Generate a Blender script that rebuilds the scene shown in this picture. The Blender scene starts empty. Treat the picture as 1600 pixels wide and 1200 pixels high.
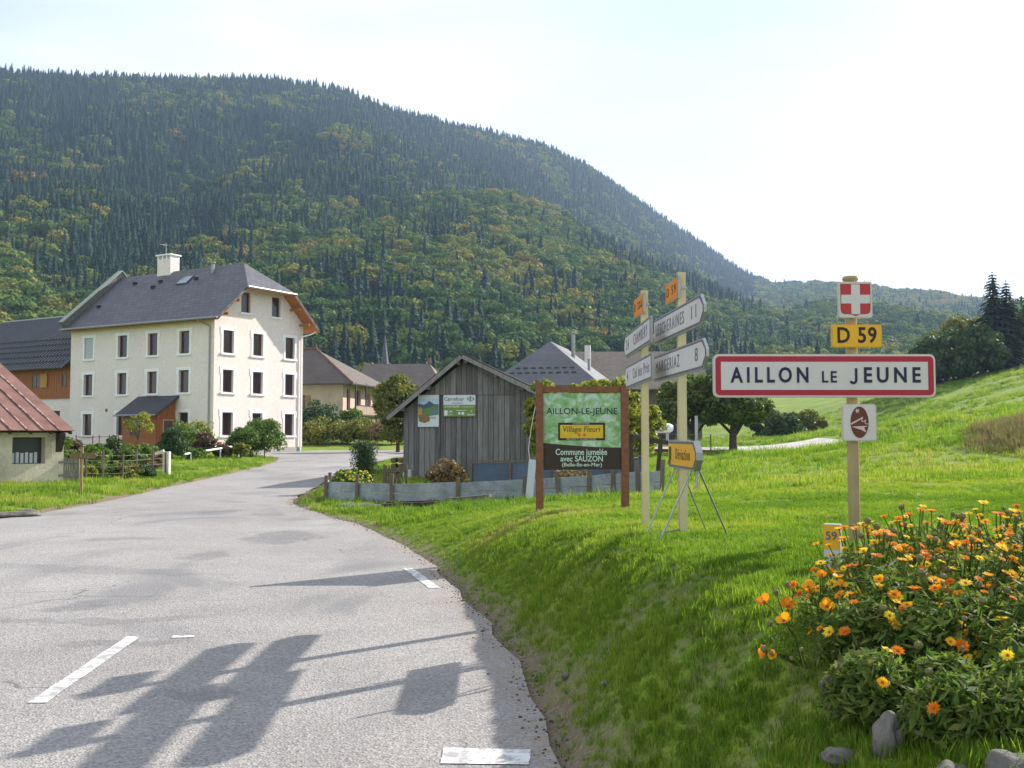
import bpy, math, random
import numpy as np
from mathutils import Vector, Matrix, geometry as mgeo

# ------------------------------------------------------------------ camera, sky, sun, exposure
scn = bpy.context.scene
F = 1580.0                       # focal length in pixels of the 1600 px wide photograph
PITCH = math.atan(82 / F)
cam_d = bpy.data.cameras.new('camera'); cam = bpy.data.objects.new('camera', cam_d)
scn.collection.objects.link(cam); scn.camera = cam
cam_d.sensor_width = 36; cam_d.lens = 36 * F / 1600
cam_d.clip_start = 0.05; cam_d.clip_end = 8000
cam.location = (0, 0, 1.6); cam.rotation_euler = (math.pi / 2 + PITCH, 0, 0)

SUN_AZ, SUN_EL = math.radians(49.5), math.radians(30)
world = bpy.data.worlds.new('World'); scn.world = world; world.use_nodes = True
wn = world.node_tree; wn.nodes.clear()
wo = wn.nodes.new('ShaderNodeOutputWorld'); bg = wn.nodes.new('ShaderNodeBackground')
sky = wn.nodes.new('ShaderNodeTexSky'); sky.sky_type = 'NISHITA'; sky.sun_disc = False
sky.sun_elevation = SUN_EL; sky.sun_rotation = SUN_AZ; sky.altitude = 900
sky.air_density = 1.0; sky.dust_density = 0.7
tc = wn.nodes.new('ShaderNodeTexCoord'); mp = wn.nodes.new('ShaderNodeMapping')
mp.inputs['Scale'].default_value = (1.0, 1.0, 3.2); mp.inputs['Rotation'].default_value = (0.25, 0.1, 0.4)
nz = wn.nodes.new('ShaderNodeTexNoise'); nz.inputs['Scale'].default_value = 1.7
nz.inputs['Detail'].default_value = 5; nz.inputs['Roughness'].default_value = 0.5
rp = wn.nodes.new('ShaderNodeValToRGB')
rp.color_ramp.elements[0].position = 0.30; rp.color_ramp.elements[0].color = (0.22, 0.22, 0.22, 1)
rp.color_ramp.elements[1].position = 0.62; rp.color_ramp.elements[1].color = (0.97, 0.97, 0.97, 1)
mx = wn.nodes.new('ShaderNodeMix'); mx.data_type = 'RGBA'
mx.inputs[7].default_value = (4.7, 4.9, 5.25, 1)          # thin bright cloud veil
wn.links.new(tc.outputs['Generated'], mp.inputs[0]); wn.links.new(mp.outputs[0], nz.inputs['Vector'])
wn.links.new(nz.outputs['Fac'], rp.inputs[0]); wn.links.new(rp.outputs[0], mx.inputs[0])
wn.links.new(sky.outputs[0], mx.inputs[6]); wn.links.new(mx.outputs[2], bg.inputs[0])
bg.inputs[1].default_value = 0.105
wn.links.new(bg.outputs[0], wo.inputs[0])

sun_d = bpy.data.lights.new('sun', 'SUN'); sun = bpy.data.objects.new('sun', sun_d)
scn.collection.objects.link(sun)
sun_d.energy = 4.3; sun_d.angle = math.radians(0.53); sun_d.color = (1.0, 0.94, 0.86)
SDIR = Vector((math.cos(SUN_EL) * math.sin(SUN_AZ), math.cos(SUN_EL) * math.cos(SUN_AZ), math.sin(SUN_EL)))
sun.rotation_euler = SDIR.to_track_quat('Z', 'Y').to_euler(); sun.location = (30, 20, 40)

vs = scn.view_settings
scn.display_settings.display_device = 'sRGB'
vs.view_transform = 'Standard'; vs.look = 'None'; vs.gamma = 1; vs.use_curve_mapping = False
vs.exposure = 1.18
cy = scn.cycles
cy.use_denoising = True; cy.max_bounces = 6; cy.diffuse_bounces = 3; cy.glossy_bounces = 2
cy.transmission_bounces = 4; cy.transparent_max_bounces = 4; cy.volume_bounces = 0
cy.caustics_reflective = False; cy.caustics_refractive = False; cy.sample_clamp_indirect = 6

# ------------------------------------------------------------------ helpers
rng = np.random.default_rng(7); random.seed(7)
COL = scn.collection

def link(o, parent=None):
    COL.objects.link(o)
    if parent is not None: o.parent = parent
    return o

def tag(o, label=None, cat=None, group=None, kind=None):
    if label: o['label'] = label
    if cat: o['category'] = cat
    if group: o['group'] = group
    if kind: o['kind'] = kind
    return o

def empty(name, loc=(0, 0, 0), rz=0, label=None, cat=None, group=None, mat=None):
    o = bpy.data.objects.new(name, None); link(o); o.empty_display_size = 0.1
    if mat is not None: o.matrix_world = mat
    else: o.location = loc; o.rotation_euler = (0, 0, rz)
    return tag(o, label, cat, group)

def smooth01(t):
    t = np.clip(t, 0, 1); return t * t * (3 - 2 * t)

class MB:
    def __init__(s): s.v = []; s.f = []; s.m = []
    def add(s, vs_, fs, m=0):
        b = len(s.v); s.v += [tuple(map(float, p)) for p in vs_]
        for f in fs: s.f.append(tuple(i + b for i in f)); s.m.append(m)
        return s
    def box(s, x0, x1, y0, y1, z0, z1, m=0, mat=None):
        p = [(x0,y0,z0),(x1,y0,z0),(x1,y1,z0),(x0,y1,z0),(x0,y0,z1),(x1,y0,z1),(x1,y1,z1),(x0,y1,z1)]
        if mat is not None: p = [mat @ Vector(q) for q in p]
        return s.add(p, [(0,3,2,1),(4,5,6,7),(0,1,5,4),(1,2,6,5),(2,3,7,6),(3,0,4,7)], m)
    def beam(s, p0, p1, w, h, m=0, up=(0, 0, 1)):
        p0, p1 = Vector(p0), Vector(p1); d = (p1 - p0); L = d.length; d.normalize()
        r = d.cross(Vector(up))
        if r.length < 1e-4: r = d.cross(Vector((0, 1, 0)))
        r.normalize(); u = r.cross(d)
        M_ = Matrix((r, d, u)).transposed().to_4x4(); M_.translation = p0
        return s.box(-w/2, w/2, 0, L, -h/2, h/2, m, M_)
    def cyl(s, p0, p1, r0, r1=None, n=10, m=0, caps=True):
        r1 = r0 if r1 is None else r1
        p0, p1 = Vector(p0), Vector(p1); d = (p1 - p0).normalized()
        a = d.orthogonal().normalized(); b = d.cross(a)
        vs_ = []
        for p, r in ((p0, r0), (p1, r1)):
            for i in range(n):
                t = 2 * math.pi * i / n; vs_.append(p + a * (r * math.cos(t)) + b * (r * math.sin(t)))
        fs = [(i, (i+1) % n, n + (i+1) % n, n + i) for i in range(n)]
        if caps: fs += [tuple(range(n - 1, -1, -1)), tuple(range(n, 2 * n))]
        return s.add(vs_, fs, m)
    def tube(s, pts, radii, n=7, m=0):
        for i in range(len(pts) - 1): s.cyl(pts[i], pts[i+1], radii[i], radii[i+1], n, m, caps=(i in (0, len(pts) - 2)))
        return s
    def prism(s, poly, z0, z1, m=0, mat=None):
        n = len(poly)
        p = [(x, y, z0) for x, y in poly] + [(x, y, z1) for x, y in poly]
        if mat is not None: p = [mat @ Vector(q) for q in p]
        return s.add(p, [tuple(range(n-1, -1, -1)), tuple(range(n, 2*n))] + [(i, (i+1) % n, n + (i+1) % n, n + i) for i in range(n)], m)
    def ring(s, outer, inner, z0, z1, m=0):
        n = len(outer)
        p = [(x, y, z) for poly, z in ((outer, z0), (outer, z1), (inner, z1), (inner, z0)) for x, y in poly]
        fs = []
        for k in range(4):
            a, b = k * n, ((k + 1) % 4) * n
            fs += [(a + i, a + (i+1) % n, b + (i+1) % n, b + i) for i in range(n)]
        return s.add(p, fs, m)
    def quad(s, a, b, c, d, m=0): return s.add([a, b, c, d], [(0, 1, 2, 3)], m)
    def slab(s, pts, t, m=0):
        pts = [Vector(p) for p in pts]; nrm = (pts[1] - pts[0]).cross(pts[2] - pts[0]).normalized()
        n = len(pts); lo = [p - nrm * t for p in pts]
        return s.add(pts + lo, [tuple(range(n)), tuple(range(2*n-1, n-1, -1))] + [(i, n + i, n + (i+1) % n, (i+1) % n) for i in range(n)], m)
    def mesh(s, name, mats, smooth=False):
        me = bpy.data.meshes.new(name); me.from_pydata(s.v, [], s.f)
        if not isinstance(mats, (list, tuple)): mats = [mats]
        for mt in mats: me.materials.append(mt)
        if len(mats) > 1: me.polygons.foreach_set('material_index', s.m)
        if smooth: me.polygons.foreach_set('use_smooth', [True] * len(me.polygons))
        me.update(); return me
    def build(s, name, mats, parent=None, smooth=False):
        return link(bpy.data.objects.new(name, s.mesh(name, mats, smooth)), parent)

def mesh_np(name, V, Fc, mat, smooth=False):
    V = np.asarray(V, np.float32).reshape(-1, 3); Fc = np.asarray(Fc, np.int32)
    me = bpy.data.meshes.new(name); k = Fc.shape[1]
    me.vertices.add(len(V)); me.vertices.foreach_set('co', V.ravel())
    me.loops.add(Fc.size); me.loops.foreach_set('vertex_index', Fc.ravel())
    me.polygons.add(len(Fc)); me.polygons.foreach_set('loop_start', np.arange(len(Fc), dtype=np.int32) * k)
    me.polygons.foreach_set('loop_total', np.full(len(Fc), k, np.int32))
    if smooth: me.polygons.foreach_set('use_smooth', np.ones(len(Fc), bool))
    for m in (mat if isinstance(mat, list) else [mat]): me.materials.append(m)
    me.update(calc_edges=True); me.validate(); return me

def obj(name, me, parent=None): return link(bpy.data.objects.new(name, me), parent)

def roundrect(w, h, r, n=5, cx=0, cy=0):
    pts = []
    for sx, sy, a0 in ((1, 1, 0), (-1, 1, 90), (-1, -1, 180), (1, -1, 270)):
        for i in range(n + 1):
            a = math.radians(a0 + 90 * i / n)
            pts.append((cx + sx * (w/2 - r) + r * math.cos(a), cy + sy * (h/2 - r) + r * math.sin(a)))
    return pts

def frame(origin, xdir, up=(0, 0, 1)):
    x = Vector(xdir).normalized(); u = Vector(up); z = x.cross(u).normalized(); u = z.cross(x)
    M_ = Matrix((x, u, z)).transposed().to_4x4(); M_.translation = Vector(origin); return M_

def text(name, s, size, mat, parent, x, y, z=0.004, bold=0.0, xs=1.0, sp=1.0, shear=0.0, align='CENTER', width=None):
    cu = bpy.data.curves.new('t', 'FONT'); cu.body = s; cu.size = size; cu.offset = bold * size
    cu.align_x = align; cu.align_y = 'CENTER'; cu.space_character = sp; cu.shear = shear
    cu.extrude = 0.0012; cu.resolution_u = 3
    o = bpy.data.objects.new('t', cu); COL.objects.link(o); bpy.context.view_layer.update()
    me = bpy.data.meshes.new_from_object(o.evaluated_get(bpy.context.evaluated_depsgraph_get()))
    bpy.data.objects.remove(o); me.materials.clear(); me.materials.append(mat)
    co = np.empty(len(me.vertices) * 3, np.float32); me.vertices.foreach_get('co', co); co = co.reshape(-1, 3)
    if width:
        w = np.ptp(co[:, 0]); xs = width / max(w, 1e-6)
        if align == 'CENTER': co[:, 0] -= (co[:, 0].max() + co[:, 0].min()) / 2
    co[:, 0] *= xs
    me.vertices.foreach_set('co', co.ravel()); me.update()
    r = obj(name, me, parent); r.location = (x, y, z); return r

# ---- value noise in numpy
_tab = np.random.default_rng(3).random((256, 256))
def vnoise(x, y, s):
    x = np.asarray(x) / s; y = np.asarray(y) / s
    xi = np.floor(x).astype(int); yi = np.floor(y).astype(int); fx = smooth01(x - xi); fy = smooth01(y - yi)
    g = lambda a, b: _tab[a % 256, b % 256]
    return (g(xi, yi) * (1-fx) + g(xi+1, yi) * fx) * (1-fy) + (g(xi, yi+1) * (1-fx) + g(xi+1, yi+1) * fx) * fy
def fnoise(x, y, s): return 0.55 * vnoise(x, y, s) + 0.3 * vnoise(x + 91, y + 17, s/2.1) + 0.15 * vnoise(x + 31, y + 57, s/4.3)

# ------------------------------------------------------------------ materials
def new_mat(name):
    m = bpy.data.materials.new(name); m.use_nodes = True; nt = m.node_tree
    return m, nt, nt.nodes['Principled BSDF']
def N(nt, t, **kw):
    n = nt.nodes.new(t)
    for k, v in kw.items(): setattr(n, k, v)
    return n
def c4(c): return (c[0], c[1], c[2], 1)
def noise(nt, vec, scale, detail=4, rough=0.55, dist=0.0):
    n = N(nt, 'ShaderNodeTexNoise'); n.inputs['Scale'].default_value = scale; n.inputs['Detail'].default_value = detail
    n.inputs['Roughness'].default_value = rough; n.inputs['Distortion'].default_value = dist
    nt.links.new(vec, n.inputs['Vector']); return n.outputs['Fac']
def ramp(nt, fac, stops):
    r = N(nt, 'ShaderNodeValToRGB'); e = r.color_ramp.elements
    while len(e) < len(stops): e.new(0.5)
    for i, (p, c) in enumerate(stops):
        e[i].position = p; e[i].color = c4(c) if hasattr(c, '__len__') else (c, c, c, 1)
    nt.links.new(fac, r.inputs[0]); return r.outputs[0]
def mixc(nt, fac, a, b, mode='MIX'):
    m = N(nt, 'ShaderNodeMix'); m.data_type = 'RGBA'; m.blend_type = mode
    for sock, val in ((m.inputs[0], fac), (m.inputs[6], a), (m.inputs[7], b)):
        if isinstance(val, (int, float)): sock.default_value = val
        elif isinstance(val, (tuple, list)): sock.default_value = c4(val)
        else: nt.links.new(val, sock)
    return m.outputs[2]
def bump(nt, h, strength, dist=0.02):
    b = N(nt, 'ShaderNodeBump'); b.inputs['Strength'].default_value = strength; b.inputs['Distance'].default_value = dist
    nt.links.new(h, b.inputs['Height']); return b.outputs[0]
def coords(nt, kind='Object', scale=None):
    t = N(nt, 'ShaderNodeTexCoord'); o = t.outputs[kind]
    if scale:
        m = N(nt, 'ShaderNodeMapping'); m.inputs['Scale'].default_value = scale; nt.links.new(o, m.inputs[0]); o = m.outputs[0]
    return o

def M(name, a, b=None, scale=4.0, rough=0.75, bmp=0.0, bs=None, metal=0.0, stretch=None, lo=0.35, hi=0.65, fine=0.0, spec=0.35):
    m, nt, p = new_mat(name); p.inputs['Roughness'].default_value = rough; p.inputs['Metallic'].default_value = metal
    p.inputs['Specular IOR Level'].default_value = spec
    vec = coords(nt, 'Object', stretch); b = b or tuple(x * 0.82 for x in a)
    f = noise(nt, vec, scale, 5, 0.6); col = ramp(nt, f, [(lo, a), (hi, b)])
    if fine:
        f2 = noise(nt, vec, scale * 9, 3, 0.6); col = mixc(nt, fine, col, ramp(nt, f2, [(0.3, 0.55), (0.7, 1.35)]), 'MULTIPLY')
    nt.links.new(col, p.inputs['Base Color'])
    if bmp: nt.links.new(bump(nt, noise(nt, vec, bs or scale * 6, 5, 0.6), bmp), p.inputs['Normal'])
    return m

def leafmat(name, cols, trans=0.35, rough=0.55, instancer=False, spec=0.3):
    """cols: colours chosen per leaf (random per island) or per instanced plant (attribute tint)."""
    m, nt, p = new_mat(name); p.inputs['Roughness'].default_value = rough; p.inputs['Specular IOR Level'].default_value = spec
    g = N(nt, 'ShaderNodeNewGeometry')
    st = [(i / max(1, len(cols) - 1), c) for i, c in enumerate(cols)]
    if instancer:
        at = N(nt, 'ShaderNodeAttribute', attribute_type='INSTANCER', attribute_name='tint')
        col = ramp(nt, at.outputs['Fac'], st)
        v = ramp(nt, g.outputs['Random Per Island'], [(0, 0.72), (1, 1.3)]); col = mixc(nt, 1.0, col, v, 'MULTIPLY')
    else: col = ramp(nt, g.outputs['Random Per Island'], st)
    nt.links.new(col, p.inputs['Base Color'])
    if trans:
        t = N(nt, 'ShaderNodeBsdfTranslucent'); ms = N(nt, 'ShaderNodeMixShader'); ms.inputs[0].default_value = trans
        bright = mixc(nt, 1.0, col, (1.25, 1.3, 0.8), 'MULTIPLY'); nt.links.new(bright, t.inputs[0])
        nt.links.new(p.outputs[0], ms.inputs[1]); nt.links.new(t.outputs[0], ms.inputs[2])
        nt.links.new(ms.outputs[0], nt.nodes['Material Output'].inputs[0])
    return m

def flat(name, c, rough=0.5, metal=0.0, spec=0.4): return M(name, c, tuple(x * 0.93 for x in c), 12, rough, metal=metal, spec=spec)

# ------------------------------------------------------------------ terrain
def raydir(px, py):
    u, v = (px - 800) / F, (600 - py) / F; c, s = math.cos(PITCH), math.sin(PITCH)
    return u, c - v * s, v * c + s
ROADR = [(0.45, -9), (0.35, 3), (0.25, 5.3), (-0.1, 8.3), (-0.85, 12), (-1.6, 15), (-2.7, 18), (-4.0, 20.6), (-5.1, 23), (-5.4, 27),
         (-6.0, 35), (-6.6, 45), (-6.3, 55), (-4, 61), (3, 65), (14, 66)]
ROADL = [(14, 75), (2, 76), (-9, 77.5), (-14.6, 76.5), (-15.2, 73.5), (-17.5, 67), (-16.6, 62), (-12.9, 56), (-11.2, 48), (-10.3, 40), (-9.7, 30), (-9.3, 22), (-9.4, 19.5),
         (-10.2, 17.6), (-13, 16.2), (-18, 15.5), (-18, -9)]
def densify(pts, step=0.5):
    out = []
    for (x0, y0), (x1, y1) in zip(pts, pts[1:] + pts[:1]):
        n = max(1, int(math.hypot(x1 - x0, y1 - y0) / step))
        for i in range(n): out.append((x0 + (x1 - x0) * i / n, y0 + (y1 - y0) * i / n))
    return out
RP = np.array(densify(ROADR + ROADL, 0.45))
for _ in range(6): RP = np.where(((RP[:, 1:2] > -7) & (RP[:, 1:2] < 74) & (RP[:, 0:1] < 12)), (np.roll(RP, 1, 0) + RP * 2 + np.roll(RP, -1, 0)) / 4, RP)
RP[:, 0] += (fnoise(RP[:, 0] + 5, RP[:, 1], 0.9) - 0.5) * 0.22
def road_sd(x, y):
    x = np.asarray(x, float).ravel(); y = np.asarray(y, float).ravel()
    out = np.full(x.shape, 1e9); inside = np.zeros(x.shape, bool)
    near = (x > -40) & (x < 35) & (y > -30) & (y < 100)
    X, Y = x[near], y[near]; d2 = np.full(X.shape, 1e9); ins = np.zeros(X.shape, bool)
    A = RP; B = np.roll(RP, -1, 0)
    for (ax, ay), (bx, by) in zip(A, B):
        ex, ey = bx - ax, by - ay; t = np.clip(((X - ax) * ex + (Y - ay) * ey) / (ex * ex + ey * ey + 1e-12), 0, 1)
        d2 = np.minimum(d2, (X - ax - t * ex) ** 2 + (Y - ay - t * ey) ** 2)
        if ay != by:
            c = ((ay > Y) != (by > Y)) & (X < (bx - ax) * (Y - ay) / (by - ay) + ax); ins ^= c
    out[near] = np.sqrt(d2) * np.where(ins, -1, 1); return out
def zroad(y): return np.interp(y, [-10, 14, 20, 30, 45, 65, 90], [0, 0, 0.06, 0.2, 0.36, 0.5, 0.6])

CTRL = np.array([(1,3,.74),(2.5,3,.8),(5,3,.95),(.95,5.5,.80),(2.4,7,.84),(5,7,.9),(1.4,8.5,.79),(1.27,9.7,.73),(.4,13.5,.62),(1.7,13.5,.67),
 (5,12,.75),(8,12,.85),(-1,17,.36),(1,17,.5),(5,18,.75),(9,18,.9),(-3,22,.1),(0,22,.22),(2.8,19.5,.5),(-4.5,25,.12),(-2,33,.24),(1,33,.35),
 (5,33,.6),(9,21,.85),(10.5,23.5,1.2),(11.5,22.2,1.1),(13.2,26,1.85),(16,25,2.2),(18,30,2.2),(8,40,.7),(14,60,.65),(20,60,.78),(21.5,66,.95),(19,70,.85),(12,50,.65),(18,42,1.5),(22,44,2.3),(30,44,3.6),
 (26,67,2.4),(33,66,3.4),(14.8,65,.9),(25,76,1.9),(34,78,3.0),(27.7,115,1.75),(36,115,3.9),(45,115,6.5),(58,115,9.4),(70,115,12),(45,90,5.3),(36,95,3.2),
 (0,60,.8),(0,90,1.2),(10,90,1.0),(0,130,2.5),(-10,95,1.3),(-20,95,1.3),(-12,82,.8),(-30,100,1.5),(20,130,2.6),(60,150,10),(-40,160,4),(0,180,5),(40,180,8),(90,180,16),
 (-12,20,.2),(-13,29,.3),(-11,26,.25),(-14,40,.45),(-13,50,.5),(-19,60,.55),(-19.5,66,.5),(-16,74,.5),(-34,73,.6),(-30,50,.6),(-20,40,.5),(-30,20,.4),
 (-14,12,.0),(-20,5,0),(-20,-8,0),(-5,-8,0),(5,-8,.6),(-50,60,1),(-60,100,3),(-100,150,8),(-80,30,1),(30,20,4.5),(40,0,5),(60,60,9),(90,100,17),(1.2,4.2,.78),(3,-3,.7)], float)
def _tps(r2): return 0.5 * r2 * np.log(r2 + 1e-9)
_c = CTRL; _n = len(_c)
_K = _tps(((_c[:, None, :2] - _c[None, :, :2]) ** 2).sum(-1)) + np.eye(_n) * 0.15
_Pm = np.c_[np.ones(_n), _c[:, :2]]
_A = np.zeros((_n + 3, _n + 3)); _A[:_n, :_n] = _K; _A[:_n, _n:] = _Pm; _A[_n:, :_n] = _Pm.T
_W = np.linalg.solve(_A, np.r_[_c[:, 2], 0, 0, 0])
def zrbf(x, y):
    x = np.asarray(x, float); y = np.asarray(y, float)
    z = _W[_n] + _W[_n+1] * x + _W[_n+2] * y
    for i in range(_n): z = z + _W[i] * _tps((x - _c[i, 0]) ** 2 + (y - _c[i, 1]) ** 2)
    return z
# --- the mountain: skyline heights by bearing, at its real distance
SKY = [(-700,150),(-300,112),(-50,98),(0,100),(120,108),(250,115),(430,118),(530,130),(620,168),(740,195),(850,222),(920,255),(1000,310),(1080,365),(1160,420),
       (1210,438),(1280,437),(1400,447),(1530,462),(1650,470),(1900,470),(2300,440)]
_th, _el = [], []
for px, py in SKY:
    u, yy, zz = raydir(px, py); _th.append(u / yy); _el.append(zz / yy)
pxth = lambda px: (px - 800) / F
RIDGE_TH = [pxth(p) for p in (-700, 0, 600, 900, 1130, 1230, 1330, 1600, 2300)]
RIDGE_Y = [980, 1030, 1150, 1380, 1560, 1480, 1300, 1150, 1050]
def mtn(x, y):
    x = np.asarray(x, float); y = np.asarray(y, float); th = np.clip(x / np.maximum(y, 1), -2.2, 2.2)
    y1 = np.interp(th, RIDGE_TH, RIDGE_Y); y0 = np.interp(th, [-.6, -.1, .2, .35, .55], [240, 255, 290, 270, 230])
    z1 = 1.6 + np.interp(th, _th, _el) * y1 - 13
    z0 = 8.0; t = (y - y0) / (y1 - y0); tc_ = np.clip(t, 0, 1)
    g = 0.78 * tc_ + 0.22 * tc_ ** 2
    z = z0 + (z1 - z0) * g
    amp = 4 * tc_ * (1 - tc_)
    z = z + amp * np.clip(z1 / 420, .12, 1) * ((fnoise(x * 1.0 + 300, y * .45 + 900, 170) - 0.5) * 85 + (fnoise(x + 50, y * .6 + 99, 60) - .5) * 22)
    z = z + (fnoise(x + 700, y + 40, 45) - .5) * 5 * tc_
    z = np.where(t > 1, z1 - (y - y1) * 0.18 + (fnoise(x + 700, y + 40, 45) - .5) * 6, z)
    return z, t
def ground(x, y, sd=None):
    x = np.asarray(x, float); y = np.asarray(y, float); shp = x.shape
    sd = (road_sd(x, y) if sd is None else np.asarray(sd).ravel()).reshape(shp)
    zr = zroad(y); zb = zrbf(np.clip(x, -150, 150), np.clip(y, -12, 190))
    right = x > -4
    wr = np.interp(y, [0, 6, 9, 12, 16, 20, 26], [0.85, 0.85, .95, 1.25, 2.0, 2.6, 1.5])
    w = np.where(right & (y < 50), wr, 1.6)
    t = np.clip((sd - 0.12) / w, 0, 1)
    s = np.where(right & (y < 19), 1 - (1 - t) ** 1.7 * (1 + 0.4 * t), smooth01(t))
    zb = zb + (fnoise(x, y, 1.7) - .5) * 0.10 * np.clip(sd, 0, 1) + (fnoise(x + 9, y + 3, .45) - .5) * 0.05 * np.clip(sd, 0, 1)
    z = np.where(sd < 0.12, zr - 0.06 * smooth01((0.1 - sd) / 0.2), zr + (zb - zr) * s)
    zm, tm = mtn(x, y); bl = smooth01((y - 165) / 95)
    return z * (1 - bl) + zm * bl
def gz(x, y): return float(ground(np.array([x], float), np.array([y], float))[0])

def spaced(lo, hi, core):  # core = [(a,b,step)...] then geometric growth outwards
    xs = []
    for a, b, st in core: xs += list(np.arange(a, b - 1e-6, st))
    xs.append(core[-1][1]); st = core[-1][2]; x = xs[-1]
    while x < hi: st *= 1.055; x += st; xs.append(x)
    st = core[0][2]; x = xs[0]; pre = []
    while x > lo: st *= 1.055; x -= st; pre.append(x)
    return np.array(pre[::-1] + xs)
gx = spaced(-1900, 1900, [(-12.5, -2, .3), (-2, 4.5, .1), (4.5, 14, .3)])
gy = np.concatenate([np.arange(-9, 2, .5), np.arange(2, 19, .12), np.arange(19, 70, .42), 70 * 1.022 ** np.arange(0, 168)])
GX, GY = np.meshgrid(gx, gy); GZ = ground(GX, GY)
def grid_mesh(name, r0, r1, mat):
    X, Y, Z = GX[r0:r1], GY[r0:r1], GZ[r0:r1]; nr, nc = X.shape
    idx = np.arange(nr * nc).reshape(nr, nc)
    Fc = np.stack([idx[:-1, :-1], idx[:-1, 1:], idx[1:, 1:], idx[1:, :-1]], -1).reshape(-1, 4)
    return mesh_np(name, np.stack([X, Y, Z], -1).reshape(-1, 3), Fc, mat, True)

# ground material: grass turf with bare earthy patches beside the road (attribute "earth")
m, nt, p = new_mat('turf'); p.inputs['Roughness'].default_value = 0.9; p.inputs['Specular IOR Level'].default_value = 0.15
vec = coords(nt, 'Object')
f1 = noise(nt, vec, 0.35, 4); f2 = noise(nt, vec, 3.0, 5, 0.65); f3 = noise(nt, vec, 28, 3, 0.7)
col = ramp(nt, f1, [(0.3, (.125, .20, .018)), (0.55, (.185, .26, .026)), (0.75, (.25, .285, .045))])
col = mixc(nt, ramp(nt, f2, [(0.52, 0.0), (0.72, 0.6)]), col, (.16, .15, .055))
col = mixc(nt, 0.8, col, ramp(nt, f3, [(0.3, 0.55), (0.7, 1.35)]), 'MULTIPLY')
at = N(nt, 'ShaderNodeAttribute', attribute_name='earth')
ea = N(nt, 'ShaderNodeMath', operation='MULTIPLY_ADD'); nt.links.new(at.outputs['Fac'], ea.inputs[0]); ea.inputs[1].default_value = 1.6
nt.links.new(ramp(nt, noise(nt, vec, 7, 5, .7), [(0.3, 0.0), (0.7, 0.6)]), ea.inputs[2])
em = N(nt, 'ShaderNodeMath', operation='SUBTRACT', use_clamp=True); nt.links.new(ea.outputs[0], em.inputs[0]); em.inputs[1].default_value = 0.62
col = mixc(nt, em.outputs[0], col, ramp(nt, noise(nt, vec, 40, 3, .7), [(0.3, (.13, .10, .06)), (0.7, (.27, .22, .15))]))
nt.links.new(col, p.inputs['Base Color']); nt.links.new(bump(nt, f3, 0.7, 0.05), p.inputs['Normal'])
TURF = m
FLOOR = M('forest_floor', (.018, .028, .012), (.03, .035, .015), 0.05, 0.95)
row = int(np.searchsorted(gy, 215))
gm = grid_mesh('ground', 0, row + 1, TURF)
sdg = road_sd(GX[:row + 1], GY[:row + 1])
at_ = gm.attributes.new('earth', 'FLOAT', 'POINT')
yy_ = GY[:row+1].ravel(); xx_ = GX[:row+1].ravel()
ew = np.interp(yy_, [0, 6, 12, 17, 24, 40], [.42, .42, .32, .65, .9, .4])
at_.data.foreach_set('value', np.maximum(np.clip(1 - np.maximum(sdg, 0) / ew, 0, 1) ** 0.7, (fnoise(xx_ + 15, yy_ + 7, .55) > .64) * (sdg < 1.4) * (yy_ < 14) * .40).astype(np.float32))
tag(obj('ground', gm), kind='structure')
tag(obj('mountain', grid_mesh('mountain', row, len(gy), FLOOR)), kind='structure')

# ------------------------------------------------------------------ road
m, nt, p = new_mat('old_asphalt'); p.inputs['Roughness'].default_value = 0.85; p.inputs['Specular IOR Level'].default_value = 0.25
vec = coords(nt, 'Object')
big = noise(nt, vec, 0.22, 5, .6); med = noise(nt, vec, 1.3, 5, .6)
col = ramp(nt, big, [(0.3, (.255, .238, .227)), (0.7, (.345, .325, .312))])
col = mixc(nt, 0.6, col, ramp(nt, med, [(0.3, 0.84), (0.7, 1.1)]), 'MULTIPLY')
vo = N(nt, 'ShaderNodeTexVoronoi'); vo.inputs['Scale'].default_value = 75; nt.links.new(vec, vo.inputs['Vector'])
sp = N(nt, 'ShaderNodeSeparateColor'); nt.links.new(vo.outputs['Color'], sp.inputs[0])
col = mixc(nt, 0.85, col, ramp(nt, sp.outputs[0], [(0.0, 0.55), (0.35, 0.92), (0.75, 1.04), (1.0, 1.38)]), 'MULTIPLY')
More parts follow.
